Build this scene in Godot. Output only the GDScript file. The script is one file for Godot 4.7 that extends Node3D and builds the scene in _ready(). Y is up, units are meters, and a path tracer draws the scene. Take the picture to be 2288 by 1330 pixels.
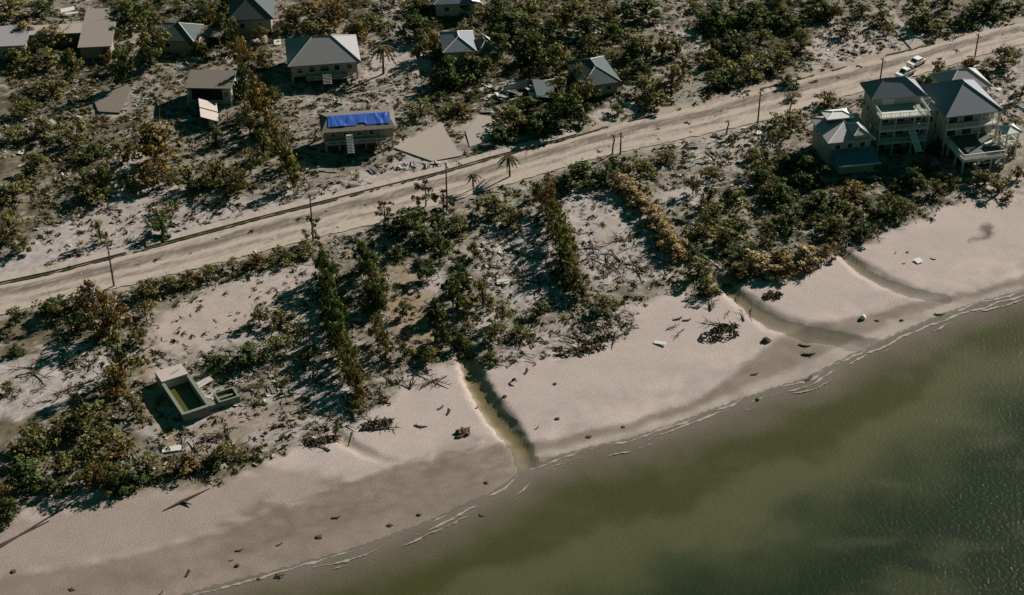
extends Node3D
# A storm-swept barrier-island shore seen from the air: road, wrecked lots, beach houses, beach, tidal channels, sea.

var rng := RandomNumberGenerator.new()
var noise_a := FastNoiseLite.new()
var noise_b := FastNoiseLite.new()
var noise_c := FastNoiseLite.new()
var taken := {}
var M := {}
var water_line: Array = []
var channels: Array = []
var ground_map: Image
const MAP_X0 := -140.0
const MAP_Z0 := -150.0
const MAP_STEP := 0.4
const MAP_W := 700
const MAP_H := 600
const SEA_LEVEL := -0.5

func V(x: float, z: float) -> Vector2:
	return Vector2(x, z)

# ------------------------------------------------------------------ mesh builder
class MB:
	var v := PackedVector3Array()
	var n := PackedVector3Array()
	var c := PackedColorArray()
	func tri(a: Vector3, b: Vector3, d: Vector3, col := Color.WHITE) -> void:
		var nn := (b - a).cross(d - a).normalized()
		v.append(a); v.append(d); v.append(b)
		n.append(nn); n.append(nn); n.append(nn)
		c.append(col); c.append(col); c.append(col)
	func quad(a: Vector3, b: Vector3, d: Vector3, e: Vector3, col := Color.WHITE) -> void:
		tri(a, b, d, col); tri(a, d, e, col)
	func leaf(p: Vector3, r: Vector3, u: Vector3, outward: Vector3, col: Color) -> void:
		var nn := r.cross(u).normalized()
		if nn.dot(outward) < 0.0: nn = -nn
		nn = (nn * 0.62 + outward * 0.38).normalized()
		for q: Vector3 in [p - r, p + u * 0.55, p + r, p - r, p + r, p - u * 0.6]:
			v.append(q); n.append(nn); c.append(col)
	func box(t: Transform3D, s: Vector3, col := Color.WHITE) -> void:
		var h := s * 0.5
		var k := []
		for i in 8:
			k.append(t * Vector3(h.x if i & 1 else -h.x, h.y if i & 2 else -h.y, h.z if i & 4 else -h.z))
		quad(k[4], k[5], k[7], k[6], col); quad(k[1], k[0], k[2], k[3], col)
		quad(k[5], k[1], k[3], k[7], col); quad(k[0], k[4], k[6], k[2], col)
		quad(k[6], k[7], k[3], k[2], col); quad(k[0], k[1], k[5], k[4], col)
	func bx(x: float, y: float, z: float, sx: float, sy: float, sz: float, col := Color.WHITE) -> void:
		box(Transform3D(Basis(), Vector3(x, y, z)), Vector3(sx, sy, sz), col)
	func tube(ps: Array, rs: Array, sides := 5, col := Color.WHITE) -> void:
		var rings := []
		for i in ps.size():
			var d: Vector3 = (ps[mini(i + 1, ps.size() - 1)] - ps[maxi(i - 1, 0)]).normalized()
			var s := d.cross(Vector3.RIGHT if absf(d.x) < 0.8 else Vector3.UP).normalized()
			var w := s.cross(d)
			var ring := []
			for k in sides:
				var a := TAU * k / sides
				ring.append(ps[i] + (s * cos(a) + w * sin(a)) * rs[i])
			rings.append(ring)
		for i in ps.size() - 1:
			for k in sides:
				var k2 := (k + 1) % sides
				quad(rings[i][k2], rings[i][k], rings[i + 1][k], rings[i + 1][k2], col)
		var last: Array = rings[-1]
		for k in range(1, sides - 1): tri(last[0], last[k + 1], last[k], col)
	func mesh() -> ArrayMesh:
		var a := []
		a.resize(Mesh.ARRAY_MAX)
		a[Mesh.ARRAY_VERTEX] = v; a[Mesh.ARRAY_NORMAL] = n; a[Mesh.ARRAY_COLOR] = c
		var m := ArrayMesh.new()
		m.add_surface_from_arrays(Mesh.PRIMITIVE_TRIANGLES, a)
		return m

func numbered(called: String) -> String:
	if not taken.has(called):
		taken[called] = 0
		return called
	taken[called] += 1
	return "%s_%03d" % [called, taken[called]]

func tag(o: Node3D, label: String, category: String, group := "", kind := "") -> Node3D:
	if label: o.set_meta("label", label)
	if category: o.set_meta("category", category)
	if group: o.set_meta("group", group)
	if kind: o.set_meta("kind", kind)
	return o

func thing(called: String, label: String, category: String, at := Vector3.ZERO, turn := 0.0, group := "") -> Node3D:
	var o := Node3D.new()
	o.name = numbered(called)
	add_child(o, true)
	o.position = at
	o.rotation_degrees.y = turn
	return tag(o, label, category, group)

func part(called: String, m: Mesh, mat: Material, parent: Node3D) -> MeshInstance3D:
	var o := MeshInstance3D.new()
	o.name = called
	o.mesh = m
	o.material_override = mat
	parent.add_child(o, true)
	return o

func solid(called: String, m: Mesh, mat: Material, label := "", category := "", group := "", kind := "") -> MeshInstance3D:
	var o := part(numbered(called), m, mat, self)
	tag(o, label, category, group, kind)
	return o

func copy_of(src: Node3D, called: String) -> Node3D:
	var o: Node3D = src.duplicate()
	o.name = numbered(called)
	add_child(o, true)
	return o

# ------------------------------------------------------------------ materials
func lin(r: float, g: float, b: float, a := 1.0) -> Color:
	var k := Color(r, g, b, a).linear_to_srgb()
	k.a = a
	return k

func noise_tex(freq: float, lo: float, hi: float, seed_: int, size := 512, octaves := 4) -> NoiseTexture2D:
	var f := FastNoiseLite.new()
	f.seed = seed_; f.frequency = freq; f.fractal_octaves = octaves
	f.noise_type = FastNoiseLite.TYPE_SIMPLEX_SMOOTH
	var t := NoiseTexture2D.new()
	t.width = size; t.height = size; t.seamless = true; t.noise = f
	var g := Gradient.new()
	g.set_color(0, Color(lo, lo, lo)); g.set_color(1, Color(hi, hi, hi))
	t.color_ramp = g
	return t

func mat(name_: String, col: Color, rough := 0.9, tex: Texture2D = null, scale_ := 0.3, vc := false, metal := 0.0, spec := 0.3) -> StandardMaterial3D:
	var m := StandardMaterial3D.new()
	m.resource_name = name_
	m.albedo_color = col
	m.roughness = rough
	m.metallic = metal
	m.metallic_specular = spec
	m.vertex_color_use_as_albedo = vc
	m.cull_mode = BaseMaterial3D.CULL_DISABLED
	if tex:
		m.albedo_texture = tex
		m.uv1_triplanar = true
		m.uv1_world_triplanar = true
		m.uv1_scale = Vector3.ONE * scale_
	return m

func make_materials() -> void:
	var speck := noise_tex(0.045, 0.80, 1.0, 3)
	var coarse := noise_tex(0.02, 0.78, 1.0, 5)
	M.ground = mat("ground", Color.WHITE, 0.95, speck, 0.11, true)
	M.ground.heightmap_enabled = true
	M.ground.heightmap_texture = noise_tex(0.05, 0.0, 1.0, 8)
	M.ground.heightmap_scale = 1.6
	M.road = mat("road_surface", Color.WHITE, 0.9, speck, 0.17, true)
	M.leaf = mat("leaves", Color.WHITE, 0.75, null, 1.0, true)
	M.leaf.backlight_enabled = true
	M.leaf.backlight = lin(0.42, 0.45, 0.16)
	M.bark = mat("bark", lin(0.12, 0.095, 0.065), 0.95, coarse, 0.8)
	M.drift = mat("bare_wood", Color.WHITE, 0.95, coarse, 0.7, true)
	M.debris = mat("weathered_boards", Color.WHITE, 0.8, coarse, 0.6, true)
	M.wall = mat("pale_wall_paint", lin(0.46, 0.50, 0.44), 0.8, coarse, 0.5)
	M.wall_tan = mat("tan_wall_paint", lin(0.40, 0.36, 0.29), 0.8, coarse, 0.5)
	M.trim = mat("white_trim", lin(0.66, 0.66, 0.62), 0.6)
	M.trim_grey = mat("weathered_trim", lin(0.52, 0.53, 0.49), 0.7)
	M.roof = mat("grey_metal_roof", lin(0.34, 0.335, 0.35), 0.5, coarse, 0.4, false, 0.0, 0.4)
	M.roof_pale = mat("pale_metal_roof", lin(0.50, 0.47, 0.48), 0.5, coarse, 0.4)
	M.roof_blue = mat("slate_blue_metal_roof", lin(0.21, 0.245, 0.30), 0.45, coarse, 0.4, false, 0.0, 0.45)
	M.roof_porch = mat("blue_porch_roof", lin(0.15, 0.21, 0.30), 0.5, coarse, 0.4)
	M.roof_taupe = mat("taupe_shingle_roof", lin(0.20, 0.175, 0.15), 0.9, speck, 0.5)
	M.roof_beige = mat("beige_roof_gravel", lin(0.29, 0.25, 0.225), 0.95, speck, 0.5)
	M.roof_dark = mat("dark_teal_roof", lin(0.10, 0.13, 0.135), 0.8, coarse, 0.5)
	M.concrete = mat("concrete", lin(0.40, 0.35, 0.31), 0.9, speck, 0.4)
	M.concrete_green = mat("algae_concrete", lin(0.22, 0.25, 0.205), 0.85, speck, 0.5)
	M.slab = mat("white_concrete", lin(0.55, 0.485, 0.45), 0.85, coarse, 0.5)
	M.dark = mat("opening_shade", lin(0.02, 0.023, 0.022), 0.6)
	M.glass = mat("window_glass", lin(0.03, 0.045, 0.05), 0.08, null, 1.0, false, 0.0, 0.6)
	M.deck = mat("grey_deck_boards", lin(0.12, 0.14, 0.13), 0.85, coarse, 0.8)
	M.pole = mat("pole_wood", lin(0.14, 0.11, 0.085), 0.95, coarse, 0.8)
	M.tarp = mat("blue_tarpaulin", lin(0.03, 0.13, 0.55), 0.5, coarse, 0.6, false, 0.0, 0.5)
	M.white = mat("white_paint", lin(0.78, 0.77, 0.74), 0.35, null, 1.0, false, 0.0, 0.5)
	M.car = mat("white_car_paint", lin(0.82, 0.81, 0.79), 0.2, null, 1.0, false, 0.0, 0.5)
	M.car.clearcoat_enabled = true
	M.rubber = mat("tyre_rubber", lin(0.02, 0.02, 0.02), 0.9)
	M.pool_water = mat("pool_water", lin(0.060, 0.068, 0.016), 0.12, null, 1.0, false, 0.0, 0.5)
	M.weed = mat("seaweed", Color.WHITE, 0.9, coarse, 0.9, true)
	M.rock = mat("wet_rock", lin(0.12, 0.09, 0.07), 0.85, speck, 0.9)
	var w := StandardMaterial3D.new()
	w.resource_name = "sea_water"
	w.transparency = BaseMaterial3D.TRANSPARENCY_ALPHA
	w.albedo_color = lin(0.030, 0.042, 0.015, 0.12)
	w.roughness = 0.2
	w.metallic_specular = 0.5
	w.normal_enabled = true
	w.normal_scale = 0.4
	var rip := FastNoiseLite.new()
	rip.seed = 21; rip.frequency = 0.035; rip.fractal_octaves = 4
	var nt := NoiseTexture2D.new()
	nt.width = 512; nt.height = 512; nt.seamless = true; nt.as_normal_map = true; nt.bump_strength = 5.0; nt.noise = rip
	w.normal_texture = nt
	w.uv1_triplanar = true; w.uv1_world_triplanar = true
	w.uv1_scale = Vector3.ONE * 0.055
	w.cull_mode = BaseMaterial3D.CULL_DISABLED
	M.water = w
	M.foam = mat("sea_foam", lin(0.40, 0.355, 0.31), 0.7, coarse, 0.8)

# ------------------------------------------------------------------ ground
func fill_polygon(poly: Array, col: Color) -> void:
	var ps := []
	var lo := 1e9
	var hi := -1e9
	for p: Vector2 in poly:
		var q := Vector2((p.x - MAP_X0) / MAP_STEP, (p.y - MAP_Z0) / MAP_STEP)
		ps.append(q)
		lo = minf(lo, q.y); hi = maxf(hi, q.y)
	for row in range(maxi(0, int(floor(lo))), mini(MAP_H, int(ceil(hi)) + 1)):
		var y := row + 0.5
		var xs := []
		for i in ps.size():
			var a: Vector2 = ps[i]
			var b: Vector2 = ps[(i + 1) % ps.size()]
			if (a.y <= y) != (b.y <= y):
				xs.append(a.x + (y - a.y) / (b.y - a.y) * (b.x - a.x))
		xs.sort()
		for i in range(0, xs.size() - 1, 2):
			var x0 := clampi(int(round(xs[i])), 0, MAP_W)
			var x1 := clampi(int(round(xs[i + 1])), 0, MAP_W)
			if x1 > x0: ground_map.fill_rect(Rect2i(x0, row, x1 - x0, 1), col)

func soften(k: float) -> void:
	ground_map.resize(int(MAP_W / k), int(MAP_H / k), Image.INTERPOLATE_BILINEAR)
	ground_map.resize(MAP_W, MAP_H, Image.INTERPOLATE_CUBIC)

func map_at(x: float, z: float) -> Color:
	var u := clampf((x - MAP_X0) / MAP_STEP - 0.5, 0.0, MAP_W - 1.001)
	var w := clampf((z - MAP_Z0) / MAP_STEP - 0.5, 0.0, MAP_H - 1.001)
	var i := int(u)
	var j := int(w)
	var a := ground_map.get_pixel(i, j).lerp(ground_map.get_pixel(mini(i + 1, MAP_W - 1), j), u - i)
	var b := ground_map.get_pixel(i, mini(j + 1, MAP_H - 1)).lerp(ground_map.get_pixel(mini(i + 1, MAP_W - 1), mini(j + 1, MAP_H - 1)), u - i)
	return a.lerp(b, w - j)

func sea_distance(x: float, z: float) -> float:
	return signed_distance(water_line, x, z)

func signed_distance(line: Array, x: float, z: float) -> float:
	var p := Vector2(x, z)
	var best := 1e12
	var side := 1.0
	for i in line.size() - 1:
		var a: Vector2 = line[i]
		var ab: Vector2 = line[i + 1] - a
		var t := clampf((p - a).dot(ab) / ab.length_squared(), 0.0, 1.0)
		var e := p - (a + ab * t)
		var dd := e.length_squared()
		if dd < best:
			best = dd
			side = 1.0 if ab.cross(e) > 0.0 else -1.0
	return sqrt(best) * side

func channel_cut(x: float, z: float) -> Vector2:
	var p := Vector2(x, z)
	var cut := 0.0
	var core := 0.0
	for ch: Array in channels:
		var ps: Array = ch[0]
		if not ch[3].has_point(p): continue
		var best := 1e9
		var w := 1.0
		var dp := 0.0
		for i in ps.size() - 1:
			var a: Vector2 = ps[i]
			var ab: Vector2 = ps[i + 1] - a
			var t := clampf((p - a).dot(ab) / ab.length_squared(), 0.0, 1.0)
			var dd := p.distance_to(a + ab * t)
			if dd < best:
				best = dd; w = lerpf(ch[1][i], ch[1][i + 1], t); dp = lerpf(ch[2][i], ch[2][i + 1], t)
		best += noise_b.get_noise_2d(x * 3.0, z * 3.0) * 0.5
		cut = maxf(cut, dp * (1.0 - smoothstep(w * 0.3, w * 1.9, best)))
		core = maxf(core, (1.0 - smoothstep(w * 0.4, w * 1.7, best)) * clampf(dp * 1.3, 0.0, 1.0))
	return Vector2(cut, core)

func ground_height(x: float, z: float) -> float:
	var sd := sea_distance(x, z)
	var m := map_at(x, z)
	return height_from(x, z, sd, m.a, channel_cut(x, z).x if sd < 3.0 else 0.0)

func height_from(x: float, z: float, sd: float, rough: float, cut: float) -> float:
	if sd > 0.0:
		var bar := sin(sd * 0.22 + noise_a.get_noise_2d(x, z) * 2.0) * 0.18 * smoothstep(2.0, 10.0, sd)
		return maxf(SEA_LEVEL - 0.04 * sd - 0.02 + bar * 0.5, -5.0)
	var y := lerpf(SEA_LEVEL, 0.0, smoothstep(0.0, 24.0, -sd)) - cut
	y += noise_b.get_noise_2d(x, z) * (0.04 + 0.31 * rough) * smoothstep(2.0, 9.0, -sd) + noise_c.get_noise_2d(x, z) * 0.16 * rough
	return y

func axis(lo: float, hi: float, step: float) -> PackedFloat32Array:
	var a := PackedFloat32Array([lo - 3200.0, lo - 900.0, lo - 300.0, lo - 90.0, lo - 25.0, lo - 8.0])
	var x := lo
	while x <= hi:
		a.append(x)
		x += step
	for e: float in [8.0, 25.0, 90.0, 300.0, 900.0, 3200.0]: a.append(hi + e)
	return a

func make_ground() -> void:
	var paint: Array = [
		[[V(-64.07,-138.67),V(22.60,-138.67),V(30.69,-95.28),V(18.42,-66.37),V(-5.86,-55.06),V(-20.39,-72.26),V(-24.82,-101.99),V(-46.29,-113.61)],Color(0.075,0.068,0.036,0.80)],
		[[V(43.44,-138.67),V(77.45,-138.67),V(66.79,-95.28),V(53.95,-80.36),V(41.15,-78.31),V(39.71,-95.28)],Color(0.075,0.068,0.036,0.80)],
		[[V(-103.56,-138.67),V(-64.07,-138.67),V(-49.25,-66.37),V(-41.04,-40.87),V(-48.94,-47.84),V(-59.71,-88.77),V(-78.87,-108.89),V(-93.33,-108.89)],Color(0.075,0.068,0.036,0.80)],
		[[V(-126.56,-101.99),V(-93.10,-97.50),V(-88.13,-82.43),V(-89.94,-72.26),V(-117.46,-68.32)],Color(0.110,0.100,0.060,0.90)],
		[[V(-118.52,-72.26),V(-76.86,-68.32),V(-63.51,-37.47),V(-80.78,-27.60),V(-103.09,-15.17)],Color(0.150,0.130,0.090,0.90)],
		[[V(-44.05,-80.36),V(-18.19,-88.77),V(-17.22,-64.44),V(-24.38,-58.76),V(-47.59,-68.32)],Color(0.300,0.270,0.235,0.50)],
		[[V(-30.21,-123.33),V(-25.95,-123.33),V(-19.36,-93.09),V(-23.79,-82.43),V(-27.35,-93.09)],Color(0.300,0.270,0.235,0.30)],
		[[V(-28.89,-101.99),V(-18.45,-95.28),V(-18.11,-86.64),V(-33.54,-82.43)],Color(0.430,0.378,0.352,0.20)],
		[[V(-101.49,-9.25),V(-91.78,-12.93),V(-87.41,-22.85),V(-80.78,-27.60),V(-69.94,-29.21),V(-62.46,-30.84),V(-57.76,-34.12),V(-39.66,-35.79),V(-39.41,-33.30),V(-56.25,-23.63),V(-73.80,-13.67),V(-91.90,-3.50),V(-99.18,-0.69)],Color(0.440,0.395,0.385,0.30)],
		[[V(-80.95,-50.52),V(-74.19,-53.23),V(-69.94,-29.21),V(-75.74,-15.17),V(-80.52,-18.20),V(-78.97,-35.79)],Color(0.430,0.378,0.352,0.25)],
		[[V(-76.43,-40.87),V(-64.04,-40.87),V(-62.21,-29.21),V(-71.64,-24.42)],Color(0.430,0.378,0.352,0.30)],
		[[V(-24.17,-55.06),V(-14.85,-63.49),V(-9.85,-49.62),V(-14.15,-43.46),V(-38.62,-34.12),V(-39.82,-37.47),V(-23.65,-46.08)],Color(0.430,0.378,0.352,0.30)],
		[[V(-10.57,-60.64),V(-7.91,-67.34),V(-4.12,-64.44),V(-4.05,-56.90),V(-9.48,-53.23)],Color(0.400,0.350,0.315,0.10)],
		[[V(15.50,-63.49),V(17.64,-70.28),V(24.45,-73.25),V(28.07,-70.28),V(19.11,-60.64)],Color(0.430,0.378,0.352,0.20)],
		[[V(35.72,-108.89),V(39.56,-105.41),V(41.13,-88.77),V(43.28,-80.36),V(39.63,-72.26),V(33.77,-70.28),V(37.63,-82.43),V(34.70,-95.28)],Color(0.300,0.270,0.235,0.35)],
		[[V(26.17,-123.33),V(33.61,-123.33),V(35.72,-108.89),V(39.85,-108.89),V(45.37,-101.99),V(44.72,-95.28),V(34.18,-101.99)],Color(0.430,0.378,0.352,0.50)],
		[[V(66.10,-97.50),V(70.82,-108.89),V(78.43,-111.24),V(92.74,-99.73),V(91.20,-97.05),V(69.41,-86.21),V(64.25,-84.52)],Color(0.430,0.378,0.352,0.40)],
		[[V(97.44,-123.33),V(122.94,-128.34),V(119.27,-113.61),V(100.55,-103.12),V(96.63,-108.89)],Color(0.220,0.190,0.150,0.60)],
		[[V(98.41,-93.09),V(115.82,-99.73),V(104.27,-53.23),V(104.43,-68.32),V(101.47,-84.52)],Color(0.430,0.378,0.352,0.55)],
		[[V(-95.55,12.72),V(-86.70,4.79),V(-71.02,-3.50),V(-66.28,4.79),V(-61.18,20.31),V(-60.00,39.04),V(-75.03,47.67),V(-83.63,56.84)],Color(0.170,0.145,0.100,0.70)],
		[[V(-93.17,21.54),V(-82.06,17.82),V(-75.31,14.01),V(-64.89,16.56),V(-65.97,22.77),V(-70.69,28.76),V(-78.39,33.41),V(-89.35,35.69)],Color(0.440,0.395,0.385,0.40)],
		[[V(-62.68,14.01),V(-62.75,4.79),V(-54.15,-3.50),V(-42.78,-9.54),V(-37.40,-12.93),V(-34.59,-9.25),V(-32.57,12.72),V(-37.00,21.54),V(-44.69,14.01),V(-50.63,15.29),V(-56.32,17.82)],Color(0.430,0.378,0.352,0.35)],
		[[V(-61.80,14.65),V(-61.57,4.79),V(-53.84,-1.39),V(-44.18,-7.50),V(-40.64,-4.92),V(-43.67,3.44),V(-47.00,8.14),V(-51.00,12.72),V(-56.63,15.92)],Color(0.450,0.385,0.345,0.08)],
		[[V(-63.37,16.56),V(-58.59,17.82),V(-42.23,33.41),V(-33.61,17.82),V(-25.49,25.19),V(-26.32,33.41),V(-38.41,41.24),V(-52.36,42.33),V(-57.55,36.81)],Color(0.440,0.395,0.385,0.35)],
		[[V(-62.38,17.82),V(-60.65,19.07),V(-53.97,36.81),V(-51.12,41.24),V(-54.47,42.33),V(-59.07,32.26)],Color(0.320,0.250,0.170,0.30)],
		[[V(-53.25,36.81),V(-42.67,29.94),V(-32.67,27.58),V(-36.07,36.81),V(-46.89,41.24)],Color(0.330,0.275,0.235,0.30)],
		[[V(-23.26,-10.71),V(-19.35,-14.42),V(-14.78,-3.50),V(-12.12,15.29),V(-18.47,17.82),V(-21.52,4.79)],Color(0.320,0.250,0.170,0.35)],
		[[V(-16.84,-13.67),V(-12.97,-9.25),V(-12.28,-0.69),V(-15.59,-3.50)],Color(0.440,0.395,0.385,0.20)],
		[[V(-7.79,-15.17),V(-4.58,-24.42),V(7.39,-29.21),V(8.24,-9.25),V(9.25,-0.69),V(2.04,4.79),V(-4.32,-2.09)],Color(0.440,0.395,0.385,0.45)],
		[[V(-6.62,3.44),V(-2.68,3.44),V(-2.61,12.72),V(-5.68,12.72)],Color(0.430,0.378,0.352,0.20)],
		[[V(9.70,-35.79),V(22.36,-35.79),V(29.50,-15.17),V(29.63,-6.35),V(15.72,-2.80),V(12.05,-13.67)],Color(0.440,0.395,0.385,0.30)],
		[[V(17.06,-24.42),V(19.69,-26.00),V(20.92,-17.44),V(19.52,-14.42),V(16.66,-15.17)],Color(0.400,0.350,0.315,0.02)],
		[[V(28.04,-35.79),V(38.70,-42.24),V(40.44,-37.47),V(37.77,-32.47),V(30.46,-27.60)],Color(0.440,0.395,0.385,0.15)],
		[[V(32.59,-55.06),V(53.90,-64.44),V(54.09,-51.42),V(46.03,-44.33),V(37.27,-46.08)],Color(0.430,0.378,0.352,0.50)],
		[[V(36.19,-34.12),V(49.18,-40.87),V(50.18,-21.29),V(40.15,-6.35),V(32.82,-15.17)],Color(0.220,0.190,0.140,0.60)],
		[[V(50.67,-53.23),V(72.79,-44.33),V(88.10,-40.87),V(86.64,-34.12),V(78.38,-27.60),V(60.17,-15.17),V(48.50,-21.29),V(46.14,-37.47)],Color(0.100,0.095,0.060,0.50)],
		[[V(-3.30,21.54),V(-1.06,16.56),V(8.26,7.47),V(21.76,3.44),V(23.12,6.81),V(19.66,12.72),V(8.01,18.44)],Color(0.430,0.378,0.352,0.50)],
		[[V(88.24,-37.47),V(102.05,-44.33),V(99.11,-32.47),V(90.12,-34.12)],Color(0.430,0.378,0.352,0.40)],
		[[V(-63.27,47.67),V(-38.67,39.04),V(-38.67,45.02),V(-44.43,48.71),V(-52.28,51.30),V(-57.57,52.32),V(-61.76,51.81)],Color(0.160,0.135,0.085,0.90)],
		[[V(-24.50,-52.87),V(-14.88,-64.44),V(-9.75,-49.27),V(-16.05,-46.43)],Color(0.400,0.350,0.315,0.00)],
		[[V(85.80,-116.48),V(88.51,-119.88),V(93.87,-99.28),V(89.62,-96.17)],Color(0.400,0.350,0.315,0.00)],
		[[V(-10.00,-59.70),V(-7.16,-67.54),V(-3.95,-66.37),V(-3.30,-56.16),V(-8.55,-52.51)],Color(0.400,0.350,0.315,0.00)],
		[[V(-89.10,-71.86),V(-85.63,-80.57),V(-81.67,-79.12),V(-82.19,-66.56),V(-87.39,-67.15)],Color(0.400,0.350,0.315,0.00)],
		[[V(-110.84,2.89),V(-92.40,-5.49),V(-82.79,-9.54),V(-70.11,-16.08),V(-46.67,-28.57),V(-30.12,-36.79),V(-14.20,-44.67),V(-3.99,-50.70),V(8.83,-57.27),V(24.05,-66.18),V(41.71,-74.05),V(55.12,-81.19),V(69.80,-88.77),V(82.99,-96.17),V(93.01,-101.08),V(109.23,-109.83),V(119.39,-114.08),V(144.90,-125.57),V(140.47,-110.53),V(115.49,-98.39),V(105.39,-93.09),V(82.95,-79.74),V(72.36,-74.25),V(61.91,-68.12),V(51.80,-62.53),V(42.05,-58.20),V(32.52,-54.14),V(23.17,-50.34),V(13.98,-46.08),V(0.53,-38.14),V(-12.42,-30.84),V(-24.90,-23.63),V(-37.07,-18.05),V(-48.06,-12.48),V(-58.77,-7.36),V(-67.70,-2.94),V(-78.77,1.52),V(-89.41,6.54),V(-106.94,15.67)],Color(0.380,0.325,0.275,0.03)],
		[[V(-104.50,73.69),V(-81.29,65.50),V(-75.93,60.75),V(-73.11,55.85),V(-63.20,49.75),V(-61.80,52.32),V(-57.44,53.03),V(-52.19,51.81),V(-44.36,49.23),V(-38.95,45.55),V(-31.51,39.60),V(-24.79,34.55),V(-20.75,29.94),V(-18.21,22.77),V(-8.25,17.82),V(-3.30,20.93),V(-1.05,19.69),V(8.02,17.82),V(19.74,11.42),V(23.12,6.81),V(19.39,3.44),V(28.49,-2.09),V(36.29,0.00),V(38.67,-3.78),V(40.81,-4.92),V(53.42,-8.52),V(60.05,-14.42),V(64.69,-17.44),V(78.07,-26.00),V(82.31,-30.02),V(90.12,-34.12),V(99.11,-32.47),V(129.34,-42.59),V(120.19,-13.67),V(91.62,-2.37),V(83.81,0.97),V(74.94,5.47),V(66.04,11.16),V(57.34,17.19),V(48.85,23.50),V(40.94,27.34),V(33.18,31.34),V(25.57,35.69),V(18.18,39.37),V(8.15,42.87),V(2.50,46.61),V(-3.68,52.32),V(-12.31,58.32),V(-22.58,64.10),V(-33.87,68.74),V(-42.46,71.91),V(-48.42,74.58),V(-59.02,78.48),V(-70.37,83.12),V(-97.70,92.73)],Color(0.490,0.415,0.388,0.00)],
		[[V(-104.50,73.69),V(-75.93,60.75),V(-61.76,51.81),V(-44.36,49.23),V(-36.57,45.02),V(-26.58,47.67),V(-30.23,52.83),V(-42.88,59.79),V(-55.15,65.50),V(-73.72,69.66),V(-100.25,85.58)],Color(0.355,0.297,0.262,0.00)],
		[[V(-100.25,85.58),V(-73.72,69.66),V(-55.15,65.50),V(-42.88,59.79),V(-30.23,52.83),V(-19.09,45.55),V(-10.10,43.41),V(-2.41,39.60),V(3.97,39.60),V(18.45,34.55),V(30.50,28.76),V(37.15,21.54),V(44.16,13.37),V(51.10,7.74),V(59.19,5.87),V(71.11,0.97),V(80.45,-1.81),V(92.90,-7.50),V(122.60,-21.29),V(119.02,-9.98),V(90.76,1.11),V(83.03,4.39),V(74.25,8.80),V(65.44,14.39),V(56.82,20.31),V(48.42,26.51),V(40.58,30.29),V(32.90,34.21),V(25.35,38.49),V(18.03,42.11),V(8.08,45.55),V(2.48,49.23),V(-3.65,54.85),V(-12.21,60.75),V(-22.41,66.44),V(-33.61,71.01),V(-42.14,74.14),V(-48.05,76.76),V(-58.59,80.61),V(-69.86,85.18),V(-97.01,94.65)],Color(0.262,0.220,0.186,0.00)],
		[[V(2.53,42.55),V(18.31,37.04),V(30.34,30.52),V(41.42,23.38),V(49.57,18.44),V(58.13,12.33),V(67.88,5.47),V(75.64,2.07),V(92.33,-5.21),V(91.73,-2.80),V(75.02,5.06),V(66.11,10.77),V(57.40,16.81),V(48.90,23.13),V(41.00,26.87),V(25.60,35.23),V(7.45,42.76)],Color(0.400,0.350,0.310,0.00)],
		[[V(-0.28,40.15),V(-2.72,45.55),V(1.11,47.67),V(3.94,42.33)],Color(0.300,0.255,0.210,0.00)],
		[[V(84.20,-18.97),V(87.30,-19.74),V(89.63,-24.42),V(90.72,-23.63),V(91.20,-22.06),V(88.56,-19.74),V(85.29,-18.20)],Color(0.170,0.125,0.100,0.00)]]
	ground_map = Image.create(MAP_W, MAP_H, false, Image.FORMAT_RGBAF)
	ground_map.fill(Color(0.250, 0.222, 0.182, 0.6))
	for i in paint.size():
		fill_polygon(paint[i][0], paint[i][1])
		if i == 45: soften(5.0)
	soften(2.0)
	var xs := axis(-128.0, 128.0, 0.58)
	var zs := axis(-132.0, 82.0, 0.58)
	var nx := xs.size()
	var nz := zs.size()
	var vs := PackedVector3Array()
	var ns := PackedVector3Array()
	var cs := PackedColorArray()
	vs.resize(nx * nz); ns.resize(nx * nz); cs.resize(nx * nz)
	var flat_a := Vector2(-38.89, 59.95)
	var flat_b := Vector2(-5.87, 44.67)
	var bar_line := [Vector2(-88.26, 103.15), Vector2(-39.50, 83.94), Vector2(-10.79, 72.27), Vector2(6.98, 63.15), Vector2(18.15, 56.84), Vector2(33.84, 48.40), Vector2(46.07, 42.55), Vector2(55.11, 34.67), Vector2(62.77, 27.58), Vector2(73.50, 18.94), Vector2(88.42, 10.51), Vector2(126.95, -9.25)]
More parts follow.
